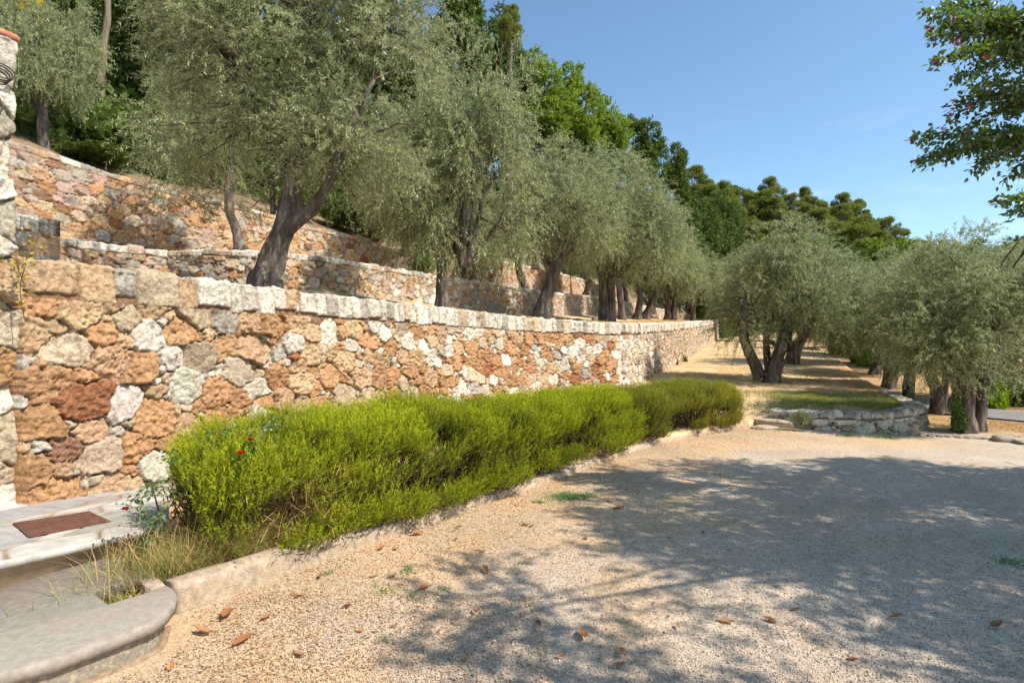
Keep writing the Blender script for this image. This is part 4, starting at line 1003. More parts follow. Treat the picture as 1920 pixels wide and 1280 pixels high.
# ------------------------------------------------------------------ pillar
def pillar():
    rng = np.random.default_rng(7)
    d = nrmz(np.array([.32, .95])); n = np.array([d[1], -d[0]])
    # origin at the pillar's far front corner, where the wall starts
    c = np.array([-3.80, 4.37]) + n * .04 - d * .04
    L, H = .62, 3.62
    root = empty('pillar', (c[0], c[1], .25), "tall pillar of squared orange and white stones with a terracotta cap", 'pillar')
    U = np.arange(0, 1.26, .009); V = np.arange(0, H, .009)
    cu, cv, r, kd2 = [], [], [], []
    v = 0
    while v < H:
        h = rng.uniform(.17, .33)
        for uu in ([.16, .47] if rng.random() < .5 else [.22, .52]) + [.80, 1.1]:
            cu.append(uu); cv.append(v + h / 2); r.append(h / 2)
            kd2.append(rng.choice(['white', 'cream', 'white', 'grey', 'white'] if v > 1.75 else ['orange', 'tan', 'white', 'orange', 'cream']))
        v += h
    h, col = relief(rng, U, V, np.array(cu), np.array(cv), np.array(r), np.array(kd2), 1.1, jit=.03, pw=5, bulge=.03)
    UU, VV = np.meshgrid(U, V)
    rc = .04
    # u < L: long face going towards the viewer; u > L: face turned to the viewer
    k = np.clip((UU - L) / rc * .5 + .5, 0, 1)
    nx = n[0] * (1 - k) + (-d[0]) * k; ny = n[1] * (1 - k) + (-d[1]) * k
    X = -d[0] * np.minimum(UU, L) - n[0] * np.maximum(UU - L, 0) + nx * (h - .02); Y = -d[1] * np.minimum(UU, L) - n[1] * np.maximum(UU - L, 0) + ny * (h - .02)
    # far edge returns to the wall
    vv = np.stack([X, Y, VV], -1); e = vv[:, :1].copy(); e[..., 0] -= n[0] * .12; e[..., 1] -= n[1] * .12
    vv = np.concatenate([e, vv], 1); col = np.concatenate([col[:, :1], col], 1)
    build('shaft', vv.reshape(-1, 3), grid_faces(len(V), len(U) + 1)[:, ::-1], M['rubble'], root, {'Col': col.reshape(-1, 3)}, smooth=True)
    # cap tile with rounded nose
    acc = Acc(); prof = [(-.03, 0), (.005, .01), (.022, .03), (.025, .055), (.012, .075), (-.02, .085)]
    rings = []
    for o, z in prof:
        q = [(n * o + d * o), (-d * (L + o) + n * o), (-d * (L + o) - n * (.65 + o)), (d * o - n * (.65 + o))]
        rings.append([(x[0], x[1], H - .02 + z) for x in q])
    rings.append([(x * .0 + -d[0] * .3 - n[0] * .3, -d[1] * .3 - n[1] * .3, H + .12) for x in (1, 1, 1, 1)])
    V_ = np.array(rings).reshape(-1, 3); Fc = [(i * 4 + j, i * 4 + (j + 1) % 4, (i + 1) * 4 + (j + 1) % 4, (i + 1) * 4 + j) for i in range(len(rings) - 1) for j in range(4)]
    acc.add(V_, np.array(Fc)); acc.build('cap', M['terracotta'], root)
    # coil of old wire
    acc = Acc()
    for q in range(4):
        th = np.linspace(0, 2 * np.pi, 28); rr = .07 + .008 * q
        pts = np.stack([-d[0] * .14 + d[0] * rr * np.cos(th) + n[0] * (.05 + .012 * q), -d[1] * .14 + d[1] * rr * np.cos(th) + n[1] * (.05 + .012 * q), H - .33 + .05 * np.sin(th) + .014 * q], -1)
        acc.add(*tube(pts, np.full(28, .006), 5))
    acc.add(*tube([(-d[0] * .16 + n[0] * .07, -d[1] * .16 + n[1] * .07, H - .42), (-d[0] * .12 + n[0] * .075, -d[1] * .12 + n[1] * .075, H - .55), (-d[0] * .16 + n[0] * .07, -d[1] * .16 + n[1] * .07, H - .68)], [.006] * 3, 5))
    wc = acc.build('wire_coil', M['wire'], None); wc.location = root.location
    tag(wc, "coil of old wire hung near the top of the tall pillar", 'wire')
pillar()

# vine with a few yellowed leaves in the corner of pillar and wall
def leafy(name, curves, nleaf, lf, lw, material, label, cat, stem='wood', r=.004, seed=1, spread=.06):
    root = empty(name, curves[0][0], label, cat); o = np.array(curves[0][0], float)
    rng = np.random.default_rng(seed); acc = Acc(); B_, D_, = [], []
    for c in curves:
        P_ = curve3(c, 24) - o; acc.add(*tube(P_, np.linspace(r, r * .4, 24), 5))
        t = rng.integers(3, 24, nleaf); B_.append(P_[t] + rng.normal(0, .008, (nleaf, 3))); D_.append(nrmz(rng.normal(size=(nleaf, 3)) + [0, 0, .2]))
    B_ = np.vstack(B_); D_ = np.vstack(D_); n = len(B_)
    acc.build('stems', M[stem], root)
    Pq = B_ + D_ * rng.uniform(0, spread, n)[:, None]
    v, f, a = leaf_quads(Pq, D_, nrmz(rng.normal(size=(n, 3)) + [0, 0, .8]), rng.uniform(.7, 1.2, n) * lf, rng.uniform(.7, 1.2, n) * lw, rng.random(n))
    build('leaves', v, f, M[material], root, {'rnd': a})
    return root
M['yellowleaf'] = leaf_mat('yellowed_leaf', lin(170, 150, 50), lin(206, 170, 80), trans=.3)
leafy('climbing_vine', [[at(46, 600, 4.2), at(38, 540, 4.2), at(50, 480, 4.18), at(42, 410, 4.2)], [at(42, 500, 4.2), at(60, 470, 4.25), at(72, 455, 4.3)], [at(44, 530, 4.2), at(34, 500, 4.1), at(30, 470, 4.1)]], 26, .032, .022, 'yellowleaf', "thin vine with yellowed leaves in the corner between pillar and wall", 'vine', seed=3)
leafy('climbing_vine', [[at(-10, -10, 3.6), at(25, -4, 3.6), at(52, 2, 3.6), at(66, 10, 3.6)]], 12, .06, .022, 'yellowleaf', "bright yellow leaf spray entering at the top left corner", 'vine', seed=4)

# ------------------------------------------------------------------ paving, steps, kerb
PZ = lambda X, Y: .257 - .105 * X - .0675 * Y
def sheet(name, polyfun, label): pass
def paving():
    # outline of the flagstone landing: front edge and wall edge
    E0, E1 = np.array([-3.21, 2.40]), np.array([-2.54, 4.18])     # front edge
    Wn0, Wn1 = np.array([-4.3, 2.9]), np.array([-3.28, 5.5])     # along the wall
    ns, nt = 300, 190
    s = np.linspace(0, 1, ns); t = np.linspace(0, 1, nt)
    A = E0 + (E1 - E0) * s[:, None]; B = Wn0 + (Wn1 - Wn0) * s[:, None]
    G = A[:, None] * (1 - t[None, :, None]) + B[:, None] * t[None, :, None]
    rng = np.random.default_rng(31)
    # cells in (along, across) metres
    Ua = s * 2.1; Va = t * 1.3
    # front row of cut slabs, then crazy paving behind
    cu, cv, a_, b_, rot = [], [], [], [], []
    for q in (0.1, .72, 1.30, 1.85): cu.append(q); cv.append(.10); a_.append(.30); b_.append(.10); rot.append(0)
    pu, pv, pr = pack(rng, 2.1, 1.0, lambda u: .13 + 0 * u, asp=1.9)
    for x, y, r in zip(pu, pv, pr): cu.append(x); cv.append(.30 + y); a_.append(r * 2.0); b_.append(r * .85); rot.append(rng.normal(.25, .3))
    cu, cv, a_, b_, rot = map(np.array, (cu, cv, a_, b_, rot))
    idx, d1, e = cells(Ua, Va, cu, cv, a_, b_, rot, 3.5)
    UU, VV = np.meshgrid(Ua, Va)
    e = np.maximum(e + .006 * fbm(UU * 14, VV * 14, seed=1, octv=2), 0)
    e = np.where(VV < .02, .05, e)
    base = lin(176, 169, 160) * rng.uniform(.72, 1.14, len(cu))[:, None] * (1 + rng.normal(0, .025, (len(cu), 3)))
    col = base[idx] * (1 + .10 * fbm(UU * 3, VV * 14, seed=2, octv=4))[..., None]
    w = np.clip(np.exp(-e / .016) * 1.5, 0, 1)[..., None]; col = col * (1 - w) + lin(148, 126, 104) * w
    h = .012 * (1 - np.exp(-e / .006)) + rng.normal(0, .0015, len(cu))[idx] + .001 * fbm(UU * 8, VV * 8, seed=3)
    Z = PZ(G[..., 0], G[..., 1]) + h.T
    # iron cover is let in: drop the sheet under it
    vv = np.concatenate([G, Z[..., None]], -1)
    fr = vv[:, :1].copy(); fr[..., 2] -= .012; fr2 = vv[:, :1].copy(); fr2[..., 2] -= .048; fr3 = fr2.copy(); back = nrmz((Wn0 - E0)) * .05; fr3[..., :2] += back
    fr4 = fr3.copy(); fr4[..., 2] -= .40
    for q in (fr, fr2): q[..., :2] -= back * .16
    vv = np.concatenate([fr4, fr3, fr2, fr, vv], 1); c2 = np.transpose(col, (1, 0, 2))
    cs = np.tile(lin(186, 160, 132), (ns, 1, 1))
    c2 = np.concatenate([cs, cs, c2[:, :1], c2[:, :1], c2], 1)
    # right end face
    e1 = vv[-1:].copy(); e1[..., 2] = np.minimum(e1[..., 2], e1[..., 2]) - .45
    vv = np.concatenate([vv, e1], 0); c2 = np.concatenate([c2, c2[-1:] * 0 + lin(186, 160, 132)], 0)
    o = build('paving', vv.reshape(-1, 3), grid_faces(vv.shape[0], vv.shape[1])[:, ::-1], M['slab'], None, {'Col': np.clip(c2, .02, .8).reshape(-1, 3)}, smooth=False)
    tag(o, "landing of pale grey flagstones at the foot of the wall", kind='structure')
    # rusty inspection cover
    q = [(56, 1011), (207, 982), (167, 963), (25, 986)]
    pts = []
    for px, py in q:
        # meet of the pixel ray with the paving plane
        dx, dz = (px - 960) / F, (HOR - py) / F
        Y = (EYE - .257) / (-dz - .105 * dx - .0675) ; pts.append((dx * Y, Y))
    pts = np.array(pts); c = pts.mean(0)
    root = empty('inspection_cover', (c[0], c[1], float(PZ(*c)) + .012), "rusty brown chequered iron cover let into the flagstones", 'inspection cover')
    n1, n2 = 60, 40
    a = np.linspace(0, 1, n1); b = np.linspace(0, 1, n2)
    G = (pts[0] * (1 - a)[:, None] + pts[1] * a[:, None])[:, None] * (1 - b)[None, :, None] + (pts[3] * (1 - a)[:, None] + pts[2] * a[:, None])[:, None] * b[None, :, None]
    A_, B_ = np.meshgrid(np.arange(n1), np.arange(n2), indexing='ij')
    Z = PZ(G[..., 0], G[..., 1]) + .020 + .0035 * (((A_ // 2 + B_ // 2) % 2) == 0)
    vv = np.concatenate([G - c, (Z - PZ(*c) - .012)[..., None]], -1)
    build('plate', vv.reshape(-1, 3), grid_faces(n1, n2), M['rust'], root)
    fr = Acc()
    for i in range(4):
        p, p2 = pts[i] - c, pts[(i + 1) % 4] - c
        z0, z1 = PZ(*pts[i]) - PZ(*c) + .005, PZ(*pts[(i + 1) % 4]) - PZ(*c) + .005
        fr.add(*tube([(*p, z0), (*((p + p2) / 2), (z0 + z1) / 2), (*p2, z1)], [.006] * 3, 4))
    fr.build('frame', M['rust'], root)
paving()

def extrude_poly(acc, pts, z0, z1, bev=.012, nose=False):
    """prism with softened top edge (convex enough outline, anticlockwise)"""
    P_ = np.asarray(pts, float); c = P_.mean(0); n = len(P_)
    nx = np.roll(P_, -1, 0) - P_; nn = nrmz(np.stack([nx[:, 1], -nx[:, 0]], -1)); vn = nrmz(nn + np.roll(nn, 1, 0))
    if nose:
        h = z1 - z0; lv = [(math.cos(a) * h / 2 - h / 2, z0 + h / 2 + math.sin(a) * h / 2) for a in np.linspace(-math.pi / 2, math.pi / 2, 9)]
    else: lv = [(0, z0), (0, z1 - bev), (-bev * .3, z1 - bev * .3), (-bev, z1)]
    V_ = np.vstack([np.column_stack([P_ + vn * o, np.full(n, z)]) for o, z in lv])
    Fc = [(i * n + j, i * n + (j + 1) % n, (i + 1) * n + (j + 1) % n, (i + 1) * n + j) for i in range(len(lv) - 1) for j in range(n)]
    acc.add(V_, [np.array(Fc)])
    top = np.arange(n) + (len(lv) - 1) * n
    return top, V_

def poly_mesh(name, outline, z0, z1, material, parent, bev=.012, nose=False, o3=(0, 0, 0)):
    acc = Acc(); top, V_ = extrude_poly(acc, outline, z0, z1, bev, nose)
    acc.f.setdefault(len(top), []).append(np.array([top]))
    acc.f.setdefault(len(top), []).append(np.array([np.arange(len(top))[::-1]]))
    acc.v = [acc.v[0] - np.array(o3)]
    return acc.build(name, material, parent)

def steps():
    Zt = .18
    g = lambda px, py, z=Zt: ((px - 960) / F * (EYE - z) * F / (py - HOR), (EYE - z) * F / (py - HOR))
    root = empty('stone_step', (-2.5, 3.0, 0), "worn grey stone step with rounded nose and a notch cut for plants", 'step')
    o3 = (-2.5, 3.0, 0)
    d = nrmz(np.array([.62, .78])); n = np.array([d[1], -d[0]])
    # front slab: outline with the notch; runs off to the left behind the frame
    f0 = np.array(g(0, 1262)); f1 = np.array(g(98, 1236)); f2 = np.array(g(197, 1200))
    out = [f0 - d * 1.1, f0 - d * .5, f0, f1, f2, g(250, 1180), g(285, 1166), g(312, 1148), g(328, 1128), g(333, 1112), g(326, 1101), g(312, 1094),
           g(285, 1105), g(204, 1130), g(177, 1108), g(88, 1133), g(0, 1157), np.array(g(0, 1157)) - d * 1.6]
    out = [np.array(p) for p in out]
    poly_mesh('front_slab', out, .118, Zt, M['greystone'], root, nose=False, bev=.022, o3=o3)
    out2 = [np.array(g(0, 1155.5)) - d * 1.6, g(0, 1155.5), g(88, 1131.5), g(177, 1106.5), g(256, 1083), g(292, 1074), g(276, 1062), g(252, 1051), g(230, 1045), g(197, 1044), g(0, 1096), np.array(g(0, 1096)) - d * 1.5]
    poly_mesh('rear_slab', [np.array(p) for p in out2], .09, Zt - .004, M['darkstone'], root, bev=.008, o3=o3)
    # small mortar block closing the notch at its right end
    out3 = [g(257, 1084.5), g(286, 1103), g(311, 1092.5), g(293, 1076)]
    poly_mesh('mortar_edge', [np.array(p) for p in out3], .05, Zt - .008, M['concrete'], root, bev=.01, o3=o3)
    # riser set back under the nose
    ins = lambda p, k: np.array(p) - n * k - d * k * .6
    r = [ins(f0, .03) - d * 1.1, ins(f0, .03), ins(f1, .03), ins(f2, .03), ins(g(250, 1180), .033), ins(g(285, 1166), .036), ins(g(312, 1148), .042), ins(g(326, 1120), .05),
         ins(g(318, 1100), .05)]
    V_ = []
    for z, k in ((-.03, 0), (.03, 0), (.119, 0)):
        V_ += [(p[0] - o3[0], p[1] - o3[1], z) for p in r]
    m_ = len(r); Fc = np.array([(i * m_ + j, i * m_ + j + 1, (i + 1) * m_ + j + 1, (i + 1) * m_ + j) for i in range(2) for j in range(m_ - 1)])
    build('riser', np.array(V_), Fc, M['greystone_pitted'], root)
    # rough footing under the riser
    ft = [ins(f1, .03), ins(f2, .03), ins(g(285, 1166), .04), ins(g(316, 1146), .045), ins(g(330, 1118), .055)]
    acc = Acc(); P_ = curve3(np.column_stack([np.array(ft) - np.array(o3[:2]), np.full(5, -.018)]), 30)
    acc.add(*tube(P_, np.full(30, .032), 10, 4, .5)); acc.build('footing', M['footing'], root)
M['footing'] = noise_mat('rough_footing', lin(120, 98, 78), lin(176, 148, 120), 18, 50, 1.0, .01)
M['greystone_pitted'] = noise_mat('pitted_grey_stone', lin(120, 110, 98), lin(186, 170, 140), 26, 60, .9, .006, c3=lin(142, 130, 114))
steps()

def kerb():
    root = empty('kerb', (-1.97, 3.34, 0), "low pale mortar kerb along the foot of the rosemary hedge", 'kerb')
    U = np.arange(0, KERB.len, .03); p = KERB.pos(U); n = KERB.nrm(U)
    prof = [(0.01, -.05), (0.0, .06), (-.004, .13), (-.015, .158), (-.04, .172), (-.10, .176), (-.15, .168), (-.165, .14), (-.17, .0)]
    ht = np.interp(U, [0, .9, 1.6, 3, 6, 20], [1.0, .92, .6, .42, .38, .4])
    V_ = []
    for o, z in prof:
        w_ = .010 * fbm(U * 5, np.full(len(U), o * 40 + z * 30), seed=3) + .005 * vnoise(U * 22, np.full(len(U), z * 60), seed=5)
        V_.append(np.column_stack([p[:, 0] + n[:, 0] * (o + w_), p[:, 1] + n[:, 1] * (o + w_), z * ht + w_ * .6 * (z > .1)]))
    V_ = np.array(V_); a_ = V_[:, :1].copy(); a_[..., :2] = p[0] + n[0] * -.085; b_ = V_[:, -1:].copy(); b_[..., :2] = p[-1] + n[-1] * -.085
    V_ = np.concatenate([a_, V_, b_], 1).reshape(-1, 3) - np.array([-1.97, 3.34, 0])
    build('kerb_face', V_, grid_faces(len(prof), len(U) + 2)[:, ::-1], M['concrete'], root, smooth=True)
kerb()

def rock(px, py, Y, s, label, seed, material='greystone', name='rock', z=0.0, cat='stone', group=None, rz=0):
    rng = np.random.default_rng(seed); c = at(px, py, Y)
    u = np.linspace(0, np.pi, 14); w = np.linspace(0, 2 * np.pi, 22, endpoint=False)
    UU, WW = np.meshgrid(u, w, indexing='ij'); D = np.stack([np.sin(UU) * np.cos(WW), np.sin(UU) * np.sin(WW), np.cos(UU)], -1)
    D = np.sign(D) * np.abs(D) ** .65
    r = 1 + .22 * fbm(D[..., 0] * 1.5 + seed, D[..., 1] * 1.5, D[..., 2] * 1.5, seed=seed, octv=3)
    V_ = (D * r[..., None]) * np.array(s) / 2; V_[..., 2] += s[2] * .35
    i = np.arange(13)[:, None] * 22; j = np.arange(22)[None]; Fc = np.stack([i + j, i + (j + 1) % 22, i + 22 + (j + 1) % 22, i + 22 + j], -1).reshape(-1, 4)
    o = build(name, V_.reshape(-1, 3), Fc, M[material], smooth=False); o.location = (c[0], c[1], z); o.rotation_euler = (0, 0, rz)
    return tag(o, label, cat, group)
rock(1691, 812, 10.15, (.42, .25, .13), "white flat stone at the right foot of the low curved wall", 1, 'concrete')
rock(1881, 832, 9.1, (.28, .2, .13), "grey boulder alone on the edge of the gravel at the right", 2, 'greystone')
rock(1452, 795, 10.75, (.75, .35, .16), "long pale block joining the kerb to the low curved wall", 3, 'concrete', rz=-.5)
rock(1434, 800, 10.45, (.5, .3, .07), "flat pale slab lying below the block at the kerb's end", 4, 'concrete', rz=.5)
rock(1918, 838, 8.9, (.22, .2, .07), "low grey stone cut by the right edge of the picture", 5, 'greystone')
for k, px in enumerate(range(1676, 1875, 17)):
    yy = 9.75 - .045 * k
    rock(px, 830, yy, (.17, .1, .07), "small grey edging stone, %s from the left in the low line beyond the curved wall" % ["first","second","third","fourth","fifth","sixth","seventh","eighth","ninth","tenth","eleventh","twelfth"][k], 10 + k, 'greystone', name='edging_stone', cat='edging stone', group="edging stones along the gravel", rz=k * .3, z=-.02)
rock(1065, 598, 20, (1.0, .4, .16), "dark grey stone slab lying on the front terrace before the twin stemmed olive", 40, 'darkstone', z=2.27)
rock(1118, 598, 21, (.35, .3, .2), "small grey block beside the slab on the front terrace", 41, 'greystone', z=2.32)
rock(1227, 598, 32, (.4, .4, .3), "pale block under the far trees of the front terrace", 42, 'concrete', z=2.85)
rock(1900, 752, 16.5, (1.6, .5, .7), "mossy stone block among the shrubs beyond the road", 43, 'darkstone', z=-.05)

# weathered stump on the middle terrace
b0 = at(745, 500, 19.4); root = empty('tree_stump', b0, "splayed grey brown stump among the trees of the middle terrace", 'stump')
acc, _ = trunk_mesh([[(0, 0, 0, .14), (.15, 0, .18, .12), (.35, 0, .25, .1)], [(-.35, 0, 0, .1), (-.1, 0, .16, .1), (.2, 0, .3, .08)], [(.2, .1, 0, .12), (.3, 0, .4, .1), (.25, 0, .8, .07)]], 12); acc.build('roots', M['bark_pale'], root, smooth=True)
# thin stake
b0 = at(666, 553, 9.5); root = empty('garden_stake', b0, "thin dark green stake standing on the front terrace", 'stake')
acc = Acc(); acc.add(*tube([(0, 0, -.1), (0, 0, .1), (.004, 0, .22)], [.012, .012, .011], 8)); acc.build('rod', M['grass_dark'] if 'grass_dark' in M else M['wire'], root)
acc = Acc(); acc.add(*tube([(.004, 0, .22), (.004, 0, .235)], [.014, .01], 8)); acc.build('tip', M['wire'], root)

# road beyond the right grove
rd = catmull([(22, 5.0), (15, 8.6), (11.6, 10.9), (10.2, 13.6), (11.2, 20), (15, 30)], 14)
dd = nrmz(np.gradient(rd, axis=0)); nn = np.stack([dd[:, 1], -dd[:, 0]], -1)
V_ = []
for o in np.linspace(-.95, .95, 7): V_.append(np.column_stack([rd + nn * o, gz(rd[:, 1]) + .035 + .0 * o]))
V_ = np.array(V_).reshape(-1, 3)
tag(build('road', V_, grid_faces(7, len(rd)), M['asphalt'], smooth=True), "narrow grey asphalt lane beyond the right grove", kind='structure')

# ------------------------------------------------------------------ hedge
def hedge(name, pathf, u0, u1, wf, hf, nsprig, matn, label, seed, ground=.14, L=(.13, .24)):
    rng = np.random.default_rng(seed)
    p0 = pathf.pos(u0); root = empty(name, (p0[0], p0[1], 0), label, 'hedge'); o = np.array([p0[0], p0[1], 0])
    n = nsprig
    u = rng.uniform(u0, u1, n); th = rng.uniform(-.16, 1.0, n) * np.pi   # 0 = front face foot, 1 = rear
    t = (u - u0) / (u1 - u0)
    end = np.minimum(1, np.minimum(t, 1 - t) * (u1 - u0) / .5); endf = np.sqrt(np.clip(1 - (1 - end) ** 2, 0, 1))
    c, s = np.cos(th), np.sin(th)
    sc_ = lambda x: np.sign(x) * np.abs(x) ** .62
    lump = 1 + .15 * fbm(u * 1.5, th * 1.6, seed=seed, octv=3) + .06 * vnoise(u * 6, th * 5, seed=seed + 2)
    pid = np.floor(u / .92 + .25 * np.sin(u * 2.1)); fr = np.abs((u / .92 + .25 * np.sin(u * 2.1)) - pid - .5) * 2
    lump = lump * (1.03 - .13 * np.clip((fr - .72) / .28, 0, 1) ** 2) * (1 + .05 * np.sin(pid * 4.3))
    depth = rng.random(n) ** 1.6 * .22
    W, H = wf(u), hf(u)
    q = pathf.pos(u); nr = pathf.nrm(u)
    cx = np.interp(u, [0, .8, 1.6], [.02, .08, .12]) - W / 2      # hedge centre behind the kerb line
    off = cx + sc_(c) * W / 2 * lump * (.35 + .65 * endf) - c * depth
    z = ground + .28 * H + sc_(s) * H * .62 * lump * (.55 + .45 * endf) - np.maximum(s, 0) * depth * .6
    z = np.maximum(z, ground - .02)
    base = np.column_stack([q[:, 0] + nr[:, 0] * off, q[:, 1] + nr[:, 1] * off, z]) - o
    gap = fbm(u * 3.2, th * 2.8, seed=seed + 9, octv=3)
    keep = gap > -.30 - 0.5 * (s > .55) + .22 * (s < .12); base = base[keep]; pid = pid[keep]; fr = fr[keep]; c, s, nr, u, gap = c[keep], s[keep], nr[keep], u[keep], gap[keep]; n = len(base)
    out = np.column_stack([nr * c[:, None], np.maximum(s, 0) * .6])
    dr = nrmz(out * .5 + np.array([0, 0, 1.0]) + rng.normal(size=(n, 3)) * .34)
    ln = rng.uniform(*L, n)
    K = 16; t_ = (np.arange(K) + 1) / K
    P_ = base[:, None] + dr[:, None] * (ln[:, None] * t_)[..., None]
    perp = nrmz(np.cross(dr[:, None] * np.ones((1, K, 1)), rng.normal(size=(n, K, 3))))
    ld = nrmz(dr[:, None] * .8 + perp * .75)
    sd = nrmz(np.cross(ld, rng.normal(size=(n, K, 3)))) * .0030
    nl = rng.uniform(.020, .034, (n, K))[..., None]
    v = np.stack([P_ - sd, P_ + sd, P_ + ld * nl], 2).reshape(-1, 3)
    f = np.arange(n * K * 3).reshape(-1, 3)
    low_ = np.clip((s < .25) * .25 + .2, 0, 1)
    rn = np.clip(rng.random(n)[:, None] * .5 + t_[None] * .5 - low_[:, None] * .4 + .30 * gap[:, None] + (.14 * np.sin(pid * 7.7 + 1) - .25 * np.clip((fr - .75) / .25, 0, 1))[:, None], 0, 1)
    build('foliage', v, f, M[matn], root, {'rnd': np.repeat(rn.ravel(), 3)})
    # woody stems: sprig stalks plus crooked branches from the bed
    s2 = nrmz(np.cross(dr, rng.normal(size=(n, 3)))) * .0022
    v = np.stack([base - s2, base + s2, base + dr * ln[:, None] * .9], 1).reshape(-1, 3)
    acc = Acc(); acc.add(v, [np.arange(n * 3).reshape(-1, 3)])
    for k in range(int((u1 - u0) * 60)):
        uu = rng.uniform(u0 + .1, u1 - .1); q0 = pathf.pos(uu); n0 = pathf.nrm(uu); w0 = float(wf(uu)); h0 = float(hf(uu))
        a0 = -.12 - w0 / 2 + rng.uniform(-.3, .42) * w0; a1 = a0 + rng.uniform(-.3, .3); tg = rng.uniform(-.25, .25)
        tv = np.array([-n0[1], n0[0]])
        A0 = np.array([*(q0 + n0 * a0), ground - .05]); A2 = np.array([*(q0 + n0 * np.clip(a1, -.12 - w0, -.16) + tv * tg), ground + h0 * rng.uniform(.5, .8)])
        A1 = (A0 + A2) / 2 + rng.normal(0, .05, 3)
        acc.add(*tube(curve3([A0, A1, A2], 8) - o, np.linspace(.012, .004, 8), 5))
    acc.build('stems', M['wood'], root)
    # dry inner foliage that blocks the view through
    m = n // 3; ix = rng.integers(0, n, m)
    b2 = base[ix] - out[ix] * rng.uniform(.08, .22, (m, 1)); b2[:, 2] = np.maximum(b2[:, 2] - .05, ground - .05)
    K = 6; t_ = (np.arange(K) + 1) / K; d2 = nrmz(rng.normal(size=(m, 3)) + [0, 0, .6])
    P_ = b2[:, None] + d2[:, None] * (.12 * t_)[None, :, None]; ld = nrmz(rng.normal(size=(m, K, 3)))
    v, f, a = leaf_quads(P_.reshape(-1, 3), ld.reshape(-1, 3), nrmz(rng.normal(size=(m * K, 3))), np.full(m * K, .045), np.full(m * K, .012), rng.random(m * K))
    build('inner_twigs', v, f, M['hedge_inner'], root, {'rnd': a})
    return root
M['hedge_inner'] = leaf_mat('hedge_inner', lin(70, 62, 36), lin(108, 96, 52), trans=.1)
uk = lambda X: float(KERB.u[np.argmin(np.abs(KERB.P[:, 0] - X))])
hedge('rosemary_hedge', KERB, uk(-1.82), uk(1.80), lambda u: np.interp(u, [0, 1.2, 3, 8], [1.0, 1.05, 1.05, .95]), lambda u: np.interp(u, [0, 1, 2.5, 5, 8], [.79, .84, .80, .72, .66]), 32000, 'rosemary', "long near rosemary hedge, bright yellow green, overhanging the kerb", 41)
hedge('rosemary_hedge', KERB, uk(1.92), uk(4.30), lambda u: 1.05 + 0 * u, lambda u: .64 + 0 * u, 15000, 'rosemary_dull', "shorter far rosemary hedge, duller green with brown patches, near the low wall", 42)

# ------------------------------------------------------------------ rose bush, dry clump, weeds
def rose():
    b = at(420, 985, 4.0); b[2] = .14
    root = empty('rose_bush', b, "straggling rose bush with three red blooms at the hedge's near end", 'rose bush')
    rng = np.random.default_rng(9)
    fl = [at(235, 955, 3.62), at(452, 850, 3.72), at(469, 825, 3.80)]
    cur = [[b, at(330, 930, 3.8), at(280, 910, 3.68), fl[0]], [b, at(430, 900, 3.85), at(450, 870, 3.75), fl[1]], [b, at(450, 900, 3.9), at(470, 850, 3.85), fl[2]],
           [b, at(380, 900, 3.9), at(330, 870, 3.9), at(320, 850, 3.9)], [b, at(440, 850, 4.0), at(500, 800, 4.0), at(540, 798, 4.0)], [b, at(400, 880, 3.95), at(390, 820, 3.95), at(440, 800, 3.9)], [at(330, 930, 3.8), at(300, 960, 3.6), at(285, 985, 3.55), at(275, 1010, 3.5)],
           [b, at(420, 850, 4), at(460, 810, 3.95), at(520, 835, 3.9)], [at(330, 930, 3.8), at(270, 930, 3.66), at(262, 985, 3.6)]]
    acc = Acc(); LB, LD = [], []
    for c in cur:
        P_ = curve3(c, 26) - b; acc.add(*tube(P_, np.linspace(.006, .0025, 26), 5))
        for t in range(8, 26, 2):
            for q in range(3):
                dv = nrmz(rng.normal(size=3)); st = P_[t] + dv * .03
                for r in range(3): LB.append(st + rng.normal(0, .016, 3)); LD.append(nrmz(dv + rng.normal(0, .5, 3)))
    acc.build('stems', M['rose_stem'], root)
    n = len(LB)
    v, f, a = leaf_quads(np.array(LB), np.array(LD), nrmz(rng.normal(size=(n, 3)) * .6 + [0, 0, 1]), rng.uniform(.022, .036, n), rng.uniform(.015, .022, n), rng.random(n))
    build('leaves', v, f, M['rose_leaf'], root, {'rnd': a})
    for c in fl:
        k = 26; th = rng.uniform(0, 2 * np.pi, k); el = np.linspace(.1, 1.2, k)
        dv = np.column_stack([np.cos(th) * np.cos(el), np.sin(th) * np.cos(el), np.sin(el)])
        v, f, a = leaf_quads(np.tile(c - b, (k, 1)) + dv * .002, dv, nrmz(np.column_stack([-np.cos(th) * .5, -np.sin(th) * .5, np.ones(k)])), np.linspace(.034, .02, k), np.full(k, .032), rng.random(k))
        build('flower', v, f, M['petal'], root, {'rnd': a})
M['rose_stem'] = noise_mat('rose_stem', lin(120, 110, 60), lin(160, 140, 80), 20, 60, .2, .002)
M['rose_leaf'] = leaf_mat('rose_leaf', lin(60, 96, 46), lin(96, 130, 66), trans=.25, gloss=.04)
rose()

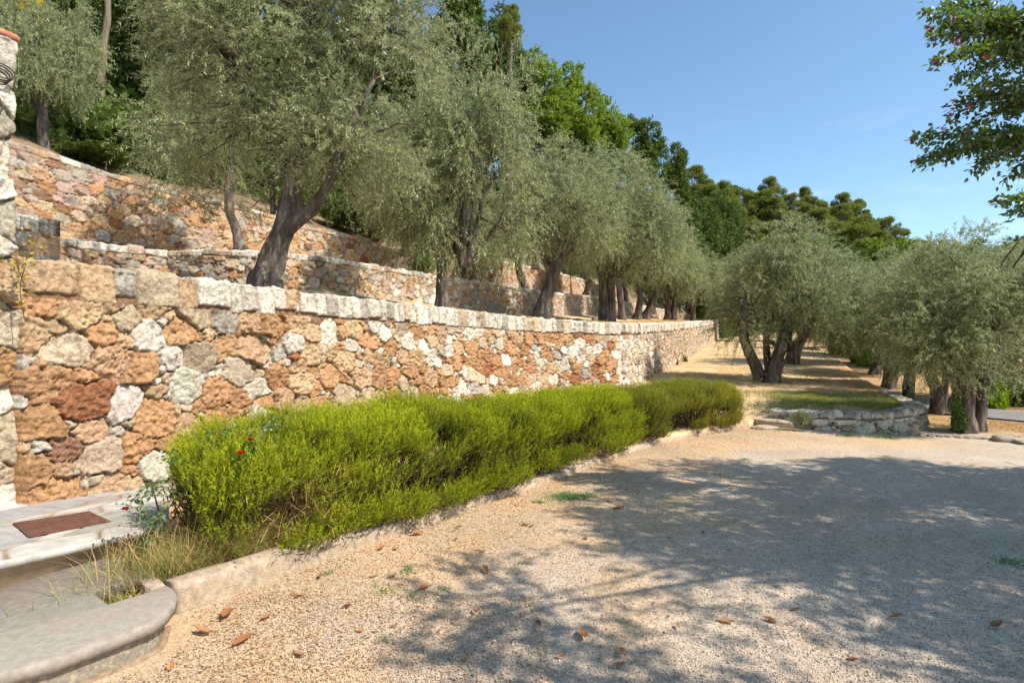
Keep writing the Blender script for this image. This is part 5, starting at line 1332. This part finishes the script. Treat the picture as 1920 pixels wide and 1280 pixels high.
def blades(name, pts, hts, width, material, seed, bend=.5, parent=None, jit=.35):
    rng = np.random.default_rng(seed); n = len(pts)
    d = rng.normal(size=(n, 2)) * jit; w = nrmz(rng.normal(size=(n, 2)))
    L = hts[:, None]; dirv = np.column_stack([d, np.ones(n)]); dirv = nrmz(dirv)
    s = np.column_stack([w * width, np.zeros(n)])
    p1 = pts + dirv * L * .5; bd = np.column_stack([d * bend, -np.abs(rng.normal(0, .25, n)) * bend])
    p2 = p1 + nrmz(dirv + bd) * L * .5
    v = np.stack([pts - s, pts + s, p1 + s * .8, p1 - s * .8, p2], 1).reshape(-1, 3)
    b = np.arange(n)[:, None] * 5
    return build(name, v, [b + np.array([[0, 1, 2, 3]]), b + np.array([[3, 2, 4]])], M[material], parent, {'rnd': np.repeat(rng.random(n), 5)})

rng = np.random.default_rng(12)
# dry, half green clump between the steps and the hedge
c0 = np.array([-1.98, 3.95, .13]); root = empty('weed_clump', c0, "tangled clump of dry straw stems and thin green strands before the rose", 'weeds')
n = 10500; pts = np.column_stack([rng.normal(.02, .27, n), rng.normal(.06, .38, n), np.zeros(n)])
R_ = np.array([[.62, -.78], [.78, .62]]); pts[:, :2] = pts[:, :2] * [1, 1] @ np.array([[.78, .2], [.2, .9]])
ok = (np.abs(pts[:, 0]) < .6); pts = pts[ok]
kk = nrmz(np.array([.62, .78])); nk = np.array([kk[1], -kk[0]])
side = (pts[:, 0] + c0[0] + 1.97) * nk[0] + (pts[:, 1] + c0[1] - 3.34) * nk[1]
pts = pts[side < -.18]; n = len(pts)
m_ = int(n * .68)
blades('green_strands', pts[:m_], rng.uniform(.10, .34, m_), .0017, 'grass', 3, 1.0, root, .5)
blades('dry_stems', pts[m_:], rng.uniform(.15, .5, n - m_), .0016, 'straw', 4, 1.2, root, .55)
n = 1500; p3 = np.column_stack([rng.normal(.32, .2, n), rng.normal(.35, .22, n), rng.uniform(.1, .55, n)])
blades('dry_tangle', p3, rng.uniform(.08, .3, n), .0015, 'straw', 5, 1.4, root, 1.5)
# plant in the notch
p0 = np.array([-2.24, 3.22, .08]); root = empty('weed_tuft', p0, "little tuft of grass growing in the notch of the stone step", 'weeds')
n = 260; pts = np.column_stack([rng.normal(0, .05, n), rng.normal(0, .035, n), np.zeros(n)]) @ np.array([[.8, .6, 0], [-.3, .5, 0], [0, 0, 1]])
blades('blades', pts, rng.uniform(.06, .16, n), .0016, 'grass', 6, 1.0, root, .6); blades('dry_blades', pts[::-1] * .9 + [0.06, .06, 0], rng.uniform(.04, .12, n), .002, 'straw', 7, 1.0, root, .8)
# green weeds on the gravel
def weed(px, py, r, n, h, label, seed, mat_='weed_leaf'):
    Y = EYE * F / (py - HOR); c = at(px, py, Y); c[2] = 0
    rg = np.random.default_rng(seed); root = empty('weed_tuft', c, label, 'weeds')
    pts = np.column_stack([rg.normal(0, r, n), rg.normal(0, r * .8, n), np.zeros(n)])
    blades('blades', pts, rg.uniform(h * .4, h, n), .0035, mat_, seed, 1.0, root, .9)
M['weed_leaf'] = leaf_mat('weed_leaf', lin(86, 122, 68), lin(130, 158, 92), trans=.3)
weed(1065, 932, .10, 700, .07, "largest green weed tuft lying on the sunlit gravel by the hedge", 1)
weed(1100, 930, .05, 260, .05, "right hand lobe of the green weed on the gravel", 2)
weed(1012, 942, .03, 120, .04, "tiny weed tuft left of the large one on the gravel", 3)
weed(728, 1108, .05, 50, .06, "sparse upright weed in the leaf litter near the kerb", 4)
weed(768, 1072, .04, 40, .08, "thin grassy weed just under the hedge's near half", 5)
weed(832, 1105, .025, 50, .03, "flat small weed on the gravel below the hedge", 6)
weed(722, 1195, .02, 30, .02, "minute green seedling in the near gravel", 7)
weed(612, 1075, .02, 40, .03, "little green sprout at the kerb under the hedge", 8)
weed(780, 1122, .05, 60, .04, "creeping weed right of the sparse upright one", 9)
weed(1660, 820, .12, 250, .08, "green growth along the right foot of the low curved wall", 10)
weed(1595, 818, .12, 250, .07, "green growth at the middle foot of the low curved wall", 11)
weed(1460, 806, .12, 250, .06, "green growth at the left end of the low curved wall", 12)
weed(1895, 1055, .06, 120, .06, "dark weed in the shade near the right edge of the gravel", 13)

# grass of the field: green patch and straw, as uncountable cover
def field_pts(n, x0, x1, y0, y1, seed):
    rg = np.random.default_rng(seed); P_ = np.column_stack([rg.uniform(x0, x1, n), rg.uniform(y0, y1, n), np.zeros(n)])
    lx = np.interp(P_[:, 1], [p[1] for p in fieldL], [p[0] for p in fieldL]) + .3
    ex = np.interp(P_[:, 1], [10.45, 14.3, 23.3, 50], [7.4, 9.2, 13.3, 24.8]); ey = np.interp(P_[:, 0], [4.3, 5.1, 5.6, 6.5, 7.5], [10.8, 11.1, 10.5, 10.25, 10.6])
    ok = (P_[:, 0] > lx) & (P_[:, 0] < ex) & ((P_[:, 1] > ey) | (P_[:, 0] < 4.3))
    P_ = P_[ok]; P_[:, 2] = fz2(P_[:, 0], P_[:, 1]) - .005
    return P_, rg
P_, rg = field_pts(130000, 4.4, 11, 10.2, 13.9, 5)
gm = 1.15 * np.exp(-(((P_[:, 0] - 6.9) / 2.0) ** 2 + ((P_[:, 1] - 12.0) / 1.3) ** 2)) + .35 * fbm(P_[:, 0] * 2, P_[:, 1] * 2, seed=4)
P1_ = P_[(gm + rg.normal(0, .25, len(gm))) > .62][:20000]
tag(blades('green_grass', P1_, rg.uniform(.05, .12, len(P1_)), .003, 'grass', 8, .8, None, .4), "patch of green grass on the field behind the low wall", 'grass', kind='stuff')
P_, rg = field_pts(150000, 1, 22, 9.8, 34, 6)
dd_ = np.hypot(P_[:, 0], P_[:, 1]); P_ = P_[rg.random(len(P_)) < np.clip(14 / dd_, 0, 1) ** 1.5]
tag(blades('dry_grass', P_, rg.uniform(.02, .07, len(P_)) * np.clip(dd_[:len(P_)] * 0 + 1, 0, 1), .004, 'straw', 9, 1.2, None, 1.0), "short straw coloured dry grass over the field", 'grass', kind='stuff')
# dry grass on the front terrace edge
rg = np.random.default_rng(14); uu = rg.uniform(1.5, 30, 16000); tt_ = rg.random(16000) ** 1.5
q = P1.pos(uu); nq = P1.nrm(uu); oo = .36 + tt_ * 1.2
pts = np.column_stack([q[:, 0] - nq[:, 0] * oo, q[:, 1] - nq[:, 1] * oo, q[:, 2] - .04 + tt_ * .12])
tag(blades('terrace_grass', pts, rg.uniform(.02, .08, len(pts)), .003, 'straw', 15, 1.0, None, .8), "dry straw tufts along the edge of the front terrace", 'grass', kind='stuff')
# straw under the right grove
rg = np.random.default_rng(15); pts = np.column_stack([rg.uniform(7.6, 12, 30000), rg.uniform(9.4, 13.5, 30000), np.zeros(30000)])
gmask = fbm(pts[:, 0] * 1.3, pts[:, 1] * 1.3, seed=8) > -.1; pts = pts[gmask]
dr_ = np.min(np.hypot(pts[:, None, 0] - rd[None, :, 0], pts[:, None, 1] - rd[None, :, 1]), 1); pts = pts[dr_ > 1.1]
tag(blades('grove_grass', pts, rg.uniform(.02, .06, len(pts)), .003, 'straw', 16, 1.0, None, .8), "thin dry grass on the earth under the right grove", 'grass', kind='stuff')
# ivy on the foot of the thick right trunk
b = at(1793, 810, 9.85); b[2] = 0
leafy('ivy', [[b, b + [.03, -.02, .25], b + [.0, 0, .5], b + [.05, 0, .7]], [b + [-.05, 0, 0], b + [-.03, 0, .3], b + [.02, 0, .55]], [b + [.08, -.06, 0], b + [.1, -.05, .2], b + [.06, -.03, .45]]], 120, .045, .04, 'oak_dark', "dark ivy climbing the left foot of the thick right olive trunk", 'ivy', seed=8, spread=.07)

# ------------------------------------------------------------------ gravel stones, litter, fallen leaves
rg = np.random.default_rng(21)
n = 95000
Yg = 2.3 + (7.2 - 2.3) * rg.random(n) ** 1.25; Xg = rg.uniform(-1, 1, n) * .95 * Yg
kp = KERB.pos(np.linspace(0, KERB.len, 80))
ky = np.interp(Xg, kp[:, 0], kp[:, 1]); ok = (Yg < ky - .02) & ((Xg > -1.75) | (Yg < 2.3 + (Xg + 2.2) * 1.2))
Xg, Yg = Xg[ok], Yg[ok]; n = len(Xg)
r = rg.uniform(.0020, .0062, n) * (1 + .6 * (rg.random(n) > .96))
octa = np.array([(1, 0, 0), (0, 1, 0), (-1, 0, 0), (0, -1, 0), (0, 0, .8), (0, 0, -.5)])
ang = rg.uniform(0, 6.28, n); ca, sa = np.cos(ang), np.sin(ang)
S = octa[None] * (r[:, None, None] * rg.uniform(.65, 1.35, (n, 1, 3))) + rg.normal(0, .12, (n, 6, 3)) * r[:, None, None]
V_ = np.stack([S[..., 0] * ca[:, None] - S[..., 1] * sa[:, None] + Xg[:, None], S[..., 0] * sa[:, None] + S[..., 1] * ca[:, None] + Yg[:, None], S[..., 2] + r[:, None] * .45 + .010 * 0], -1)
of = np.array([(0, 1, 4), (1, 2, 4), (2, 3, 4), (3, 0, 4), (1, 0, 5), (2, 1, 5), (3, 2, 5), (0, 3, 5)])
Fc = (np.arange(n)[:, None, None] * 6 + of[None]).reshape(-1, 3)
lt = np.clip(1.25 - (ky[ok] - Yg) / 2.6 + .55 * fbm(Xg * .9, Yg * .9, seed=3), 0, 1)[:, None]
pc = (lin(208, 192, 172) * (1 - lt) + lin(220, 180, 134) * lt) * rg.uniform(.6, 1.28, n)[:, None]
gzn = 0.010 * fbm(Xg * 1.3, Yg * 1.3, seed=2, octv=3); V_[..., 2] += gzn[:, None]
tag(build('gravel_stones', V_.reshape(-1, 3), Fc, M['soil'], None, {'Col': np.repeat(np.clip(pc, 0, .8), 6, 0)}), "loose pale gravel stones on the forecourt", 'gravel', kind='stuff')
# thin litter flakes near the kerb
n = 26000; uu = rg.random(n) * KERB.len; oo = .02 + np.abs(rg.normal(0, .85, n)); q = KERB.pos(uu); nq = KERB.nrm(uu)
B_ = np.column_stack([q + nq * oo[:, None], np.full(n, .008)]); B_[:, 2] += 0.010 * fbm(B_[:, 0] * 1.3, B_[:, 1] * 1.3, seed=2, octv=3)
n2 = 9000; B2 = np.column_stack([rg.uniform(-2.1, .2, n2), rg.uniform(2.3, 3.6, n2), np.full(n2, .008)]); kq = (B2[:, 0] > -1.72) & (B2[:, 1] < np.interp(B2[:, 0], kp[:, 0], kp[:, 1]) - .02)
n3 = 1500; t3 = rg.random(n3); B3 = np.column_stack([-3.02 + .40 * t3 + rg.normal(0, .02, n3) , 3.36 + .5 * t3 + rg.normal(0, .02, n3), np.full(n3, .165) + rg.random(n3) * .02])
B_ = np.vstack([B_, B2[kq]]); n = len(B_)
D_ = nrmz(np.column_stack([rg.normal(size=(n, 2)), rg.normal(0, .12, n)]))
v, f, a = leaf_quads(B_, D_, nrmz(np.column_stack([rg.normal(0, .25, (n, 2)), np.ones(n)])), rg.uniform(.008, .026, n), rg.uniform(.003, .010, n), rg.random(n))
tag(build('leaf_litter', v, f, M['litter'], None, {'rnd': a}), "tan crumbs and flakes of dry litter along the kerb", 'leaf litter', kind='stuff')

# big curled leaves, each its own thing
def leaf_mesh(seed, L=.11, W=.045):
    rg_ = np.random.default_rng(seed); a = np.linspace(0, 1, 9); b = np.linspace(-1, 1, 5)
    A, B = np.meshgrid(a, b, indexing='ij'); w = np.sin(np.pi * A ** .85) ** .75 * W / 2 + .001
    cu, cl = rg_.uniform(.2, .6), rg_.uniform(.15, .5)
    X = (A - .5) * L; Y = B * w; Z = .004 + cu * L * (A - .5) ** 2 + cl * W * B ** 2 * np.sin(np.pi * A) + .002 * rg_.normal(size=A.shape)
    vv = np.stack([X, Y, Z], -1).reshape(-1, 3)
    mid = Acc(); P_ = np.column_stack([X[:, 2], Y[:, 2], Z[:, 2] + .001]); mid.add(*tube(np.vstack([P_[:1] - [.015, 0, 0], P_]), np.full(10, .0012), 4))
    o = proto(build('fallen_leaf', vv, grid_faces(9, 5), M['dryleaf'], None, {'rnd': np.full(45, rg_.random()) }, smooth=True))
    return o, proto(mid.build('midrib', M['dryleaf'], None))
LV = [leaf_mesh(s) for s in range(6)]
lv = [(1362, 1168, 1.0, "sunlit tan leaf lying largest among those in the dappled shade"), (1443, 1166, .9, None), (1490, 1145, .9, None), (1390, 1135, .7, None), (1680, 1158, 1.1, None), (1870, 1176, 1.2, "long brown leaf curled near the lower right corner"),
      (1852, 967, .8, None), (1318, 1000, .6, None), (1092, 1192, 1.3, "dark bowed leaf lying across the dapple in the foreground"), (1165, 1225, 1.1, None), (1158, 1250, .8, None), (1052, 1233, .7, None), (872, 1237, .8, None), (795, 1105, 1.0, "pale folded leaf on the litter below the hedge"), (715, 1028, 1.0, None), (742, 1030, .7, None),
      (782, 1002, 1.1, "narrow rust brown leaf against the kerb's foot"), (860, 990, .9, None), (852, 996, .8, None), (855, 1012, .7, None), (905, 1036, .8, None), (970, 947, 1.1, None), (983, 985, 1.0, None), (998, 988, .9, None), (1065, 950, .7, None), (1140, 942, .7, None), (1160, 955, 1.3, "raised brown leaf between weed and shadow on the gravel"), (1175, 918, .7, None), (1213, 898, .9, None), (1097, 1012, .9, None),
      (380, 1187, 1.3, "orange brown leaf lying right of the step's nose"), (455, 1205, 1.2, "orange leaf standing half upright right of the step"), (425, 1155, 1.6, "pair wide pale leaf close to the kerb's near end"), (320, 1252, 1.2, None), (735, 1083, 1.0, None), (910, 1072, 1.0, None), (700, 1082, .8, None), (650, 1140, .9, None), (600, 1082, .9, None), (675, 1183, .8, None), (740, 1175, .7, None), (1350, 892, .9, None), (1500, 842, .8, None),
      (1010, 1170, .7, None), (890, 1148, .7, None), (1270, 1175, .7, None), (560, 1120, .8, None), (500, 1160, .8, None), (560, 1230, 1.0, None), (1600, 1240, .8, None), (1255, 1010, .7, None), (1580, 990, .6, None)]
rg = np.random.default_rng(33)
_o = "first second third fourth fifth sixth seventh eighth ninth tenth eleventh twelfth thirteenth fourteenth fifteenth sixteenth seventeenth eighteenth nineteenth twentieth twenty-first twenty-second twenty-third twenty-fourth twenty-fifth twenty-sixth".split()
leaf_lab = {}
for nm_, sel in (("small brown leaf, %s from the left in the litter close to the steps and kerb", lambda p: p[0] < 770), ("small brown leaf, %s from the left on the sunlit gravel beside the hedge", lambda p: 770 <= p[0] and p[1] < 1060 and p[0] < 1230), ("small brown leaf, %s from the left in the dappled shade or far gravel", lambda p: p[0] >= 1230 or (p[0] >= 770 and p[1] >= 1060))):
    ids = sorted([i for i, it in enumerate(lv) if sel(it)], key=lambda i: lv[i][0])
    for r_, i in enumerate(ids): leaf_lab[i] = nm_ % _o[r_]
for k, (px, py, s, lab) in enumerate(lv):
    Y = EYE * F / (py - HOR); c = at(px, py, Y)
    src, mr_ = LV[k % 6]; o = src.copy(); COL.objects.link(o); o.location = (c[0], c[1], .008)
    o.rotation_euler = (rg.normal(0, .18), rg.normal(0, .12), rg.uniform(0, 6.28)); s *= (.85 if lab else .72 * rg.uniform(.75, 1.15)); o.scale = (s, s, s)
    tag(o, lab or leaf_lab[k], 'fallen leaf', "brown leaves fallen on the gravel")
    m_ = mr_.copy(); COL.objects.link(m_); m_.parent = o

# ------------------------------------------------------------------ crape myrtle at the right, mostly out of frame, shading the gravel
def myrtle():
    base = np.array([7.6, 4.2, 0.0]); rg = np.random.default_rng(55)
    root = empty('crape_myrtle', base, "crape myrtle reaching in at the top right with small pink blossoms", 'tree')
    limbs = [[(0, 0, 0, .16), (0, 0, .8, .13), (-.2, .1, 1.8, .11), (-.9, .2, 3.0, .08), (-1.8, .4, 3.9, .05)], [(.1, .1, 0, .13), (.3, .3, 1.2, .11), (.5, 1.0, 2.6, .08), (-.2, 1.6, 3.9, .05)],
             [(-.1, -.1, 0, .12), (-.3, -.5, 1.4, .1), (-1.2, -1.2, 3.0, .07), (-2.2, -1.6, 4.2, .04)], [(0, 0, 1.2, .1), (.6, -.6, 2.6, .07), (1.2, -1, 4, .04)]]
    acc, ends = trunk_mesh(limbs, 5, 1.2, 14, .08, .06)
    acc.build('trunk', M['bark_pale'], root, smooth=True)
    # visible boughs: from inside the crown to tips at the left
    tips = [(1735, 25, 5.0), (1741, 52, 5.1), (1748, 72, 5.0), (1772, 8, 5.2), (1752, 115, 4.9), (1790, 150, 5.0), (1795, 192, 5.1), (1782, 218, 5.2), (1708, 263, 4.9), (1718, 303, 5.0), (1755, 300, 5.1), (1832, 315, 4.9), (1866, 378, 5.0), (1880, 340, 5.2), (1900, 400, 5.0), (1820, 10, 5.2), (1850, 60, 5.2), (1880, 20, 5.4),
            (1800, 100, 5.3), (1830, 140, 5.4), (1840, 190, 5.0), (1810, 240, 5.2), (1800, 270, 4.8), (1860, 260, 5.1), (1840, 285, 4.9), (1890, 300, 5.3), (1900, 120, 5.1), (1890, 180, 5.5), (1780, 60, 5.1), (1800, 35, 4.9), (1775, 280, 5.1), (1900, 220, 5.0), (1870, 100, 5.2), (1840, 100, 4.9), (1815, 165, 4.9), (1860, 160, 5.2), (1880, 210, 5.1), (1870, 25, 5.0), (1905, 60, 5.1), (1840, 30, 5.1), (1850, 230, 5.3), (1885, 265, 5.0), (1912, 330, 5.1), (1910, 165, 4.9), (1845, 310, 5.2)]
    hub = [at(1990, 90, 5.2), at(2010, 260, 5.1), at(2030, 400, 5.2), at(1975, 190, 5.0)]
    acc = Acc(); B_, D_ = [], []; tipl = []
    for h in hub:
        e = ends[np.argmin(np.linalg.norm(ends + base - h, axis=1))] + base
        acc.add(*tube(curve3([e, (e + h) / 2 + [0, 0, .15], h], 12) - base, np.linspace(.045, .02, 12), 7))
    for px, py, Y in tips:
        T = at(px, py, Y); h = min(hub, key=lambda q: abs(q[2] - T[2] - .1) + .1 * rg.random())
        P_ = curve3([h, h + (T - h) * .4 + [0, 0, .06], h + (T - h) * .75 + [0, 0, .05], T], 30)
        acc.add(*tube(P_ - base, np.linspace(.011, .002, 30), 5))
        L = np.linalg.norm(T - h); nn_ = int(L / .016)
        for q in np.linspace(.12, 1, nn_):
            i = min(int(q * 29), 28); p = P_[i] + (P_[i + 1] - P_[i]) * (q * 29 - i); t = nrmz(P_[i + 1] - P_[i])
            sidev = nrmz(rg.normal(size=3)); sp = rg.uniform(0, .07) * (1 - q * .8)
            B_.append(p + sidev * sp - base); D_.append(nrmz(t * .7 + sidev + [0, 0, -.15]))
        tipl.append(T)
    B_ = np.array(B_); D_ = np.array(D_)
    # side twiglets
    m = len(B_); ix = rg.integers(0, m, int(m * 2.6)); B2 = B_[ix] + rg.normal(0, .035, (len(ix), 3)); D2 = nrmz(D_[ix] + rg.normal(0, .6, (len(ix), 3)))
    tx = np.array(B2) + base; pxx = 960 + F * tx[:, 0] / tx[:, 1]; kp_ = pxx > 1712; B2, D2 = B2[kp_], D2[kp_]
    B_ = np.vstack([B_, B2]); D_ = np.vstack([D_, D2]); n = len(B_)
    v, f, a = leaf_quads(B_, D_, nrmz(rg.normal(size=(n, 3)) * .6 + [0, 0, .8]), rg.uniform(.042, .068, n), rg.uniform(.024, .036, n), rg.random(n))
    # the rest of the crown, above and beside the frame
    lobes = [(8.0, 4.4, 4.6, 2.3, 2.0, 1.6), (6.9, 4.9, 5.6, 1.5, 1.2, .9), (6.4, 3.6, 5.2, 1.7, 1.4, 1.0), (5.4, 2.9, 5.0, 1.3, 1.1, .9), (9.4, 4.4, 4.0, 1.6, 1.5, 1.3), (3.7, 1.5, 4.7, .8, .7, .5), (5.1, 1.3, 4.8, 1.1, .8, .7), (6.6, 1.2, 4.6, 1.2, .9, .8), (4.5, .6, 5.0, .9, .7, .5), (3.0, .9, 4.4, .6, .5, .35), (7.4, 2.4, 4.4, 1.7, 1.3, 1.2), (8.9, 5.5, 4.6, 1.4, 1.1, 1.1), (4.0, 2.2, 4.9, .9, .8, .6)]
    lobes = [(x - base[0], y - base[1], z, a1, b1, c1) for x, y, z, a1, b1, c1 in lobes]
    v2, f2, a2, st = twig_crown(56, [(a_, b_ - .5, *r_) for a_, b_, *r_ in lobes], 11500, 14, (.2, .4), .062, .036, gap=.03, gscale=1.3, droop=.2, up=.3, stems=True)
    w = v2.reshape(-1, 4, 3)[:, 0] + base; ppx = 960 + F * w[:, 0] / np.maximum(w[:, 1], .1); ppy = HOR - F * (w[:, 2] - EYE) / np.maximum(w[:, 1], .1)
    vis = (ppx < 1905) & (ppx > -10) & (ppy > -12) & (w[:, 1] > .2)
    k4 = np.repeat(~vis, 4); v2 = v2[k4]; a2 = a2[k4]; f2 = np.arange(len(v2)).reshape(-1, 4)
    acc2 = Acc(); acc2.add(v, f); acc2.add(v2, f2)
    vv = np.vstack(acc2.v); build('crown', vv, np.vstack(acc2.f[4]), M['myrtle'], root, {'rnd': np.concatenate([a, a2])})
    branches(acc, rg, ends, lobes, 40, .03)
    acc.build('branches', M['bark_pale'], root, smooth=True)
    for i, (px, py, Y, s) in enumerate([(1736, 24, 5.0, .03), (1742, 52, 5.0, .035), (1750, 70, 5.0, .035), (1790, 85, 4.95, .06), (1796, 80, 4.95, .05), (1752, 115, 4.9, .03), (1850, 106, 4.85, .045), (1789, 190, 5.0, .03), (1816, 200, 4.9, .035), (1782, 215, 5.1, .03), (1812, 250, 4.85, .05), (1708, 262, 4.9, .03), (1718, 302, 5.0, .03), (1865, 376, 5, .03), (1790, 38, 4.9, .045), (1770, 242, 4.9, .03), (1882, 170, 5, .035), (1832, 313, 4.9, .02)]):
        c = at(px, py, Y) - base; k = 60
        dv = nrmz(rg.normal(size=(k, 3))); v, f, a = leaf_quads(c + dv * s * rg.uniform(.1, 1, (k, 1)), nrmz(rg.normal(size=(k, 3))), nrmz(rg.normal(size=(k, 3))), np.full(k, .010), np.full(k, .008), rg.random(k))
        build('blossom', v, f, M['pink'], root, {'rnd': a})
myrtle()
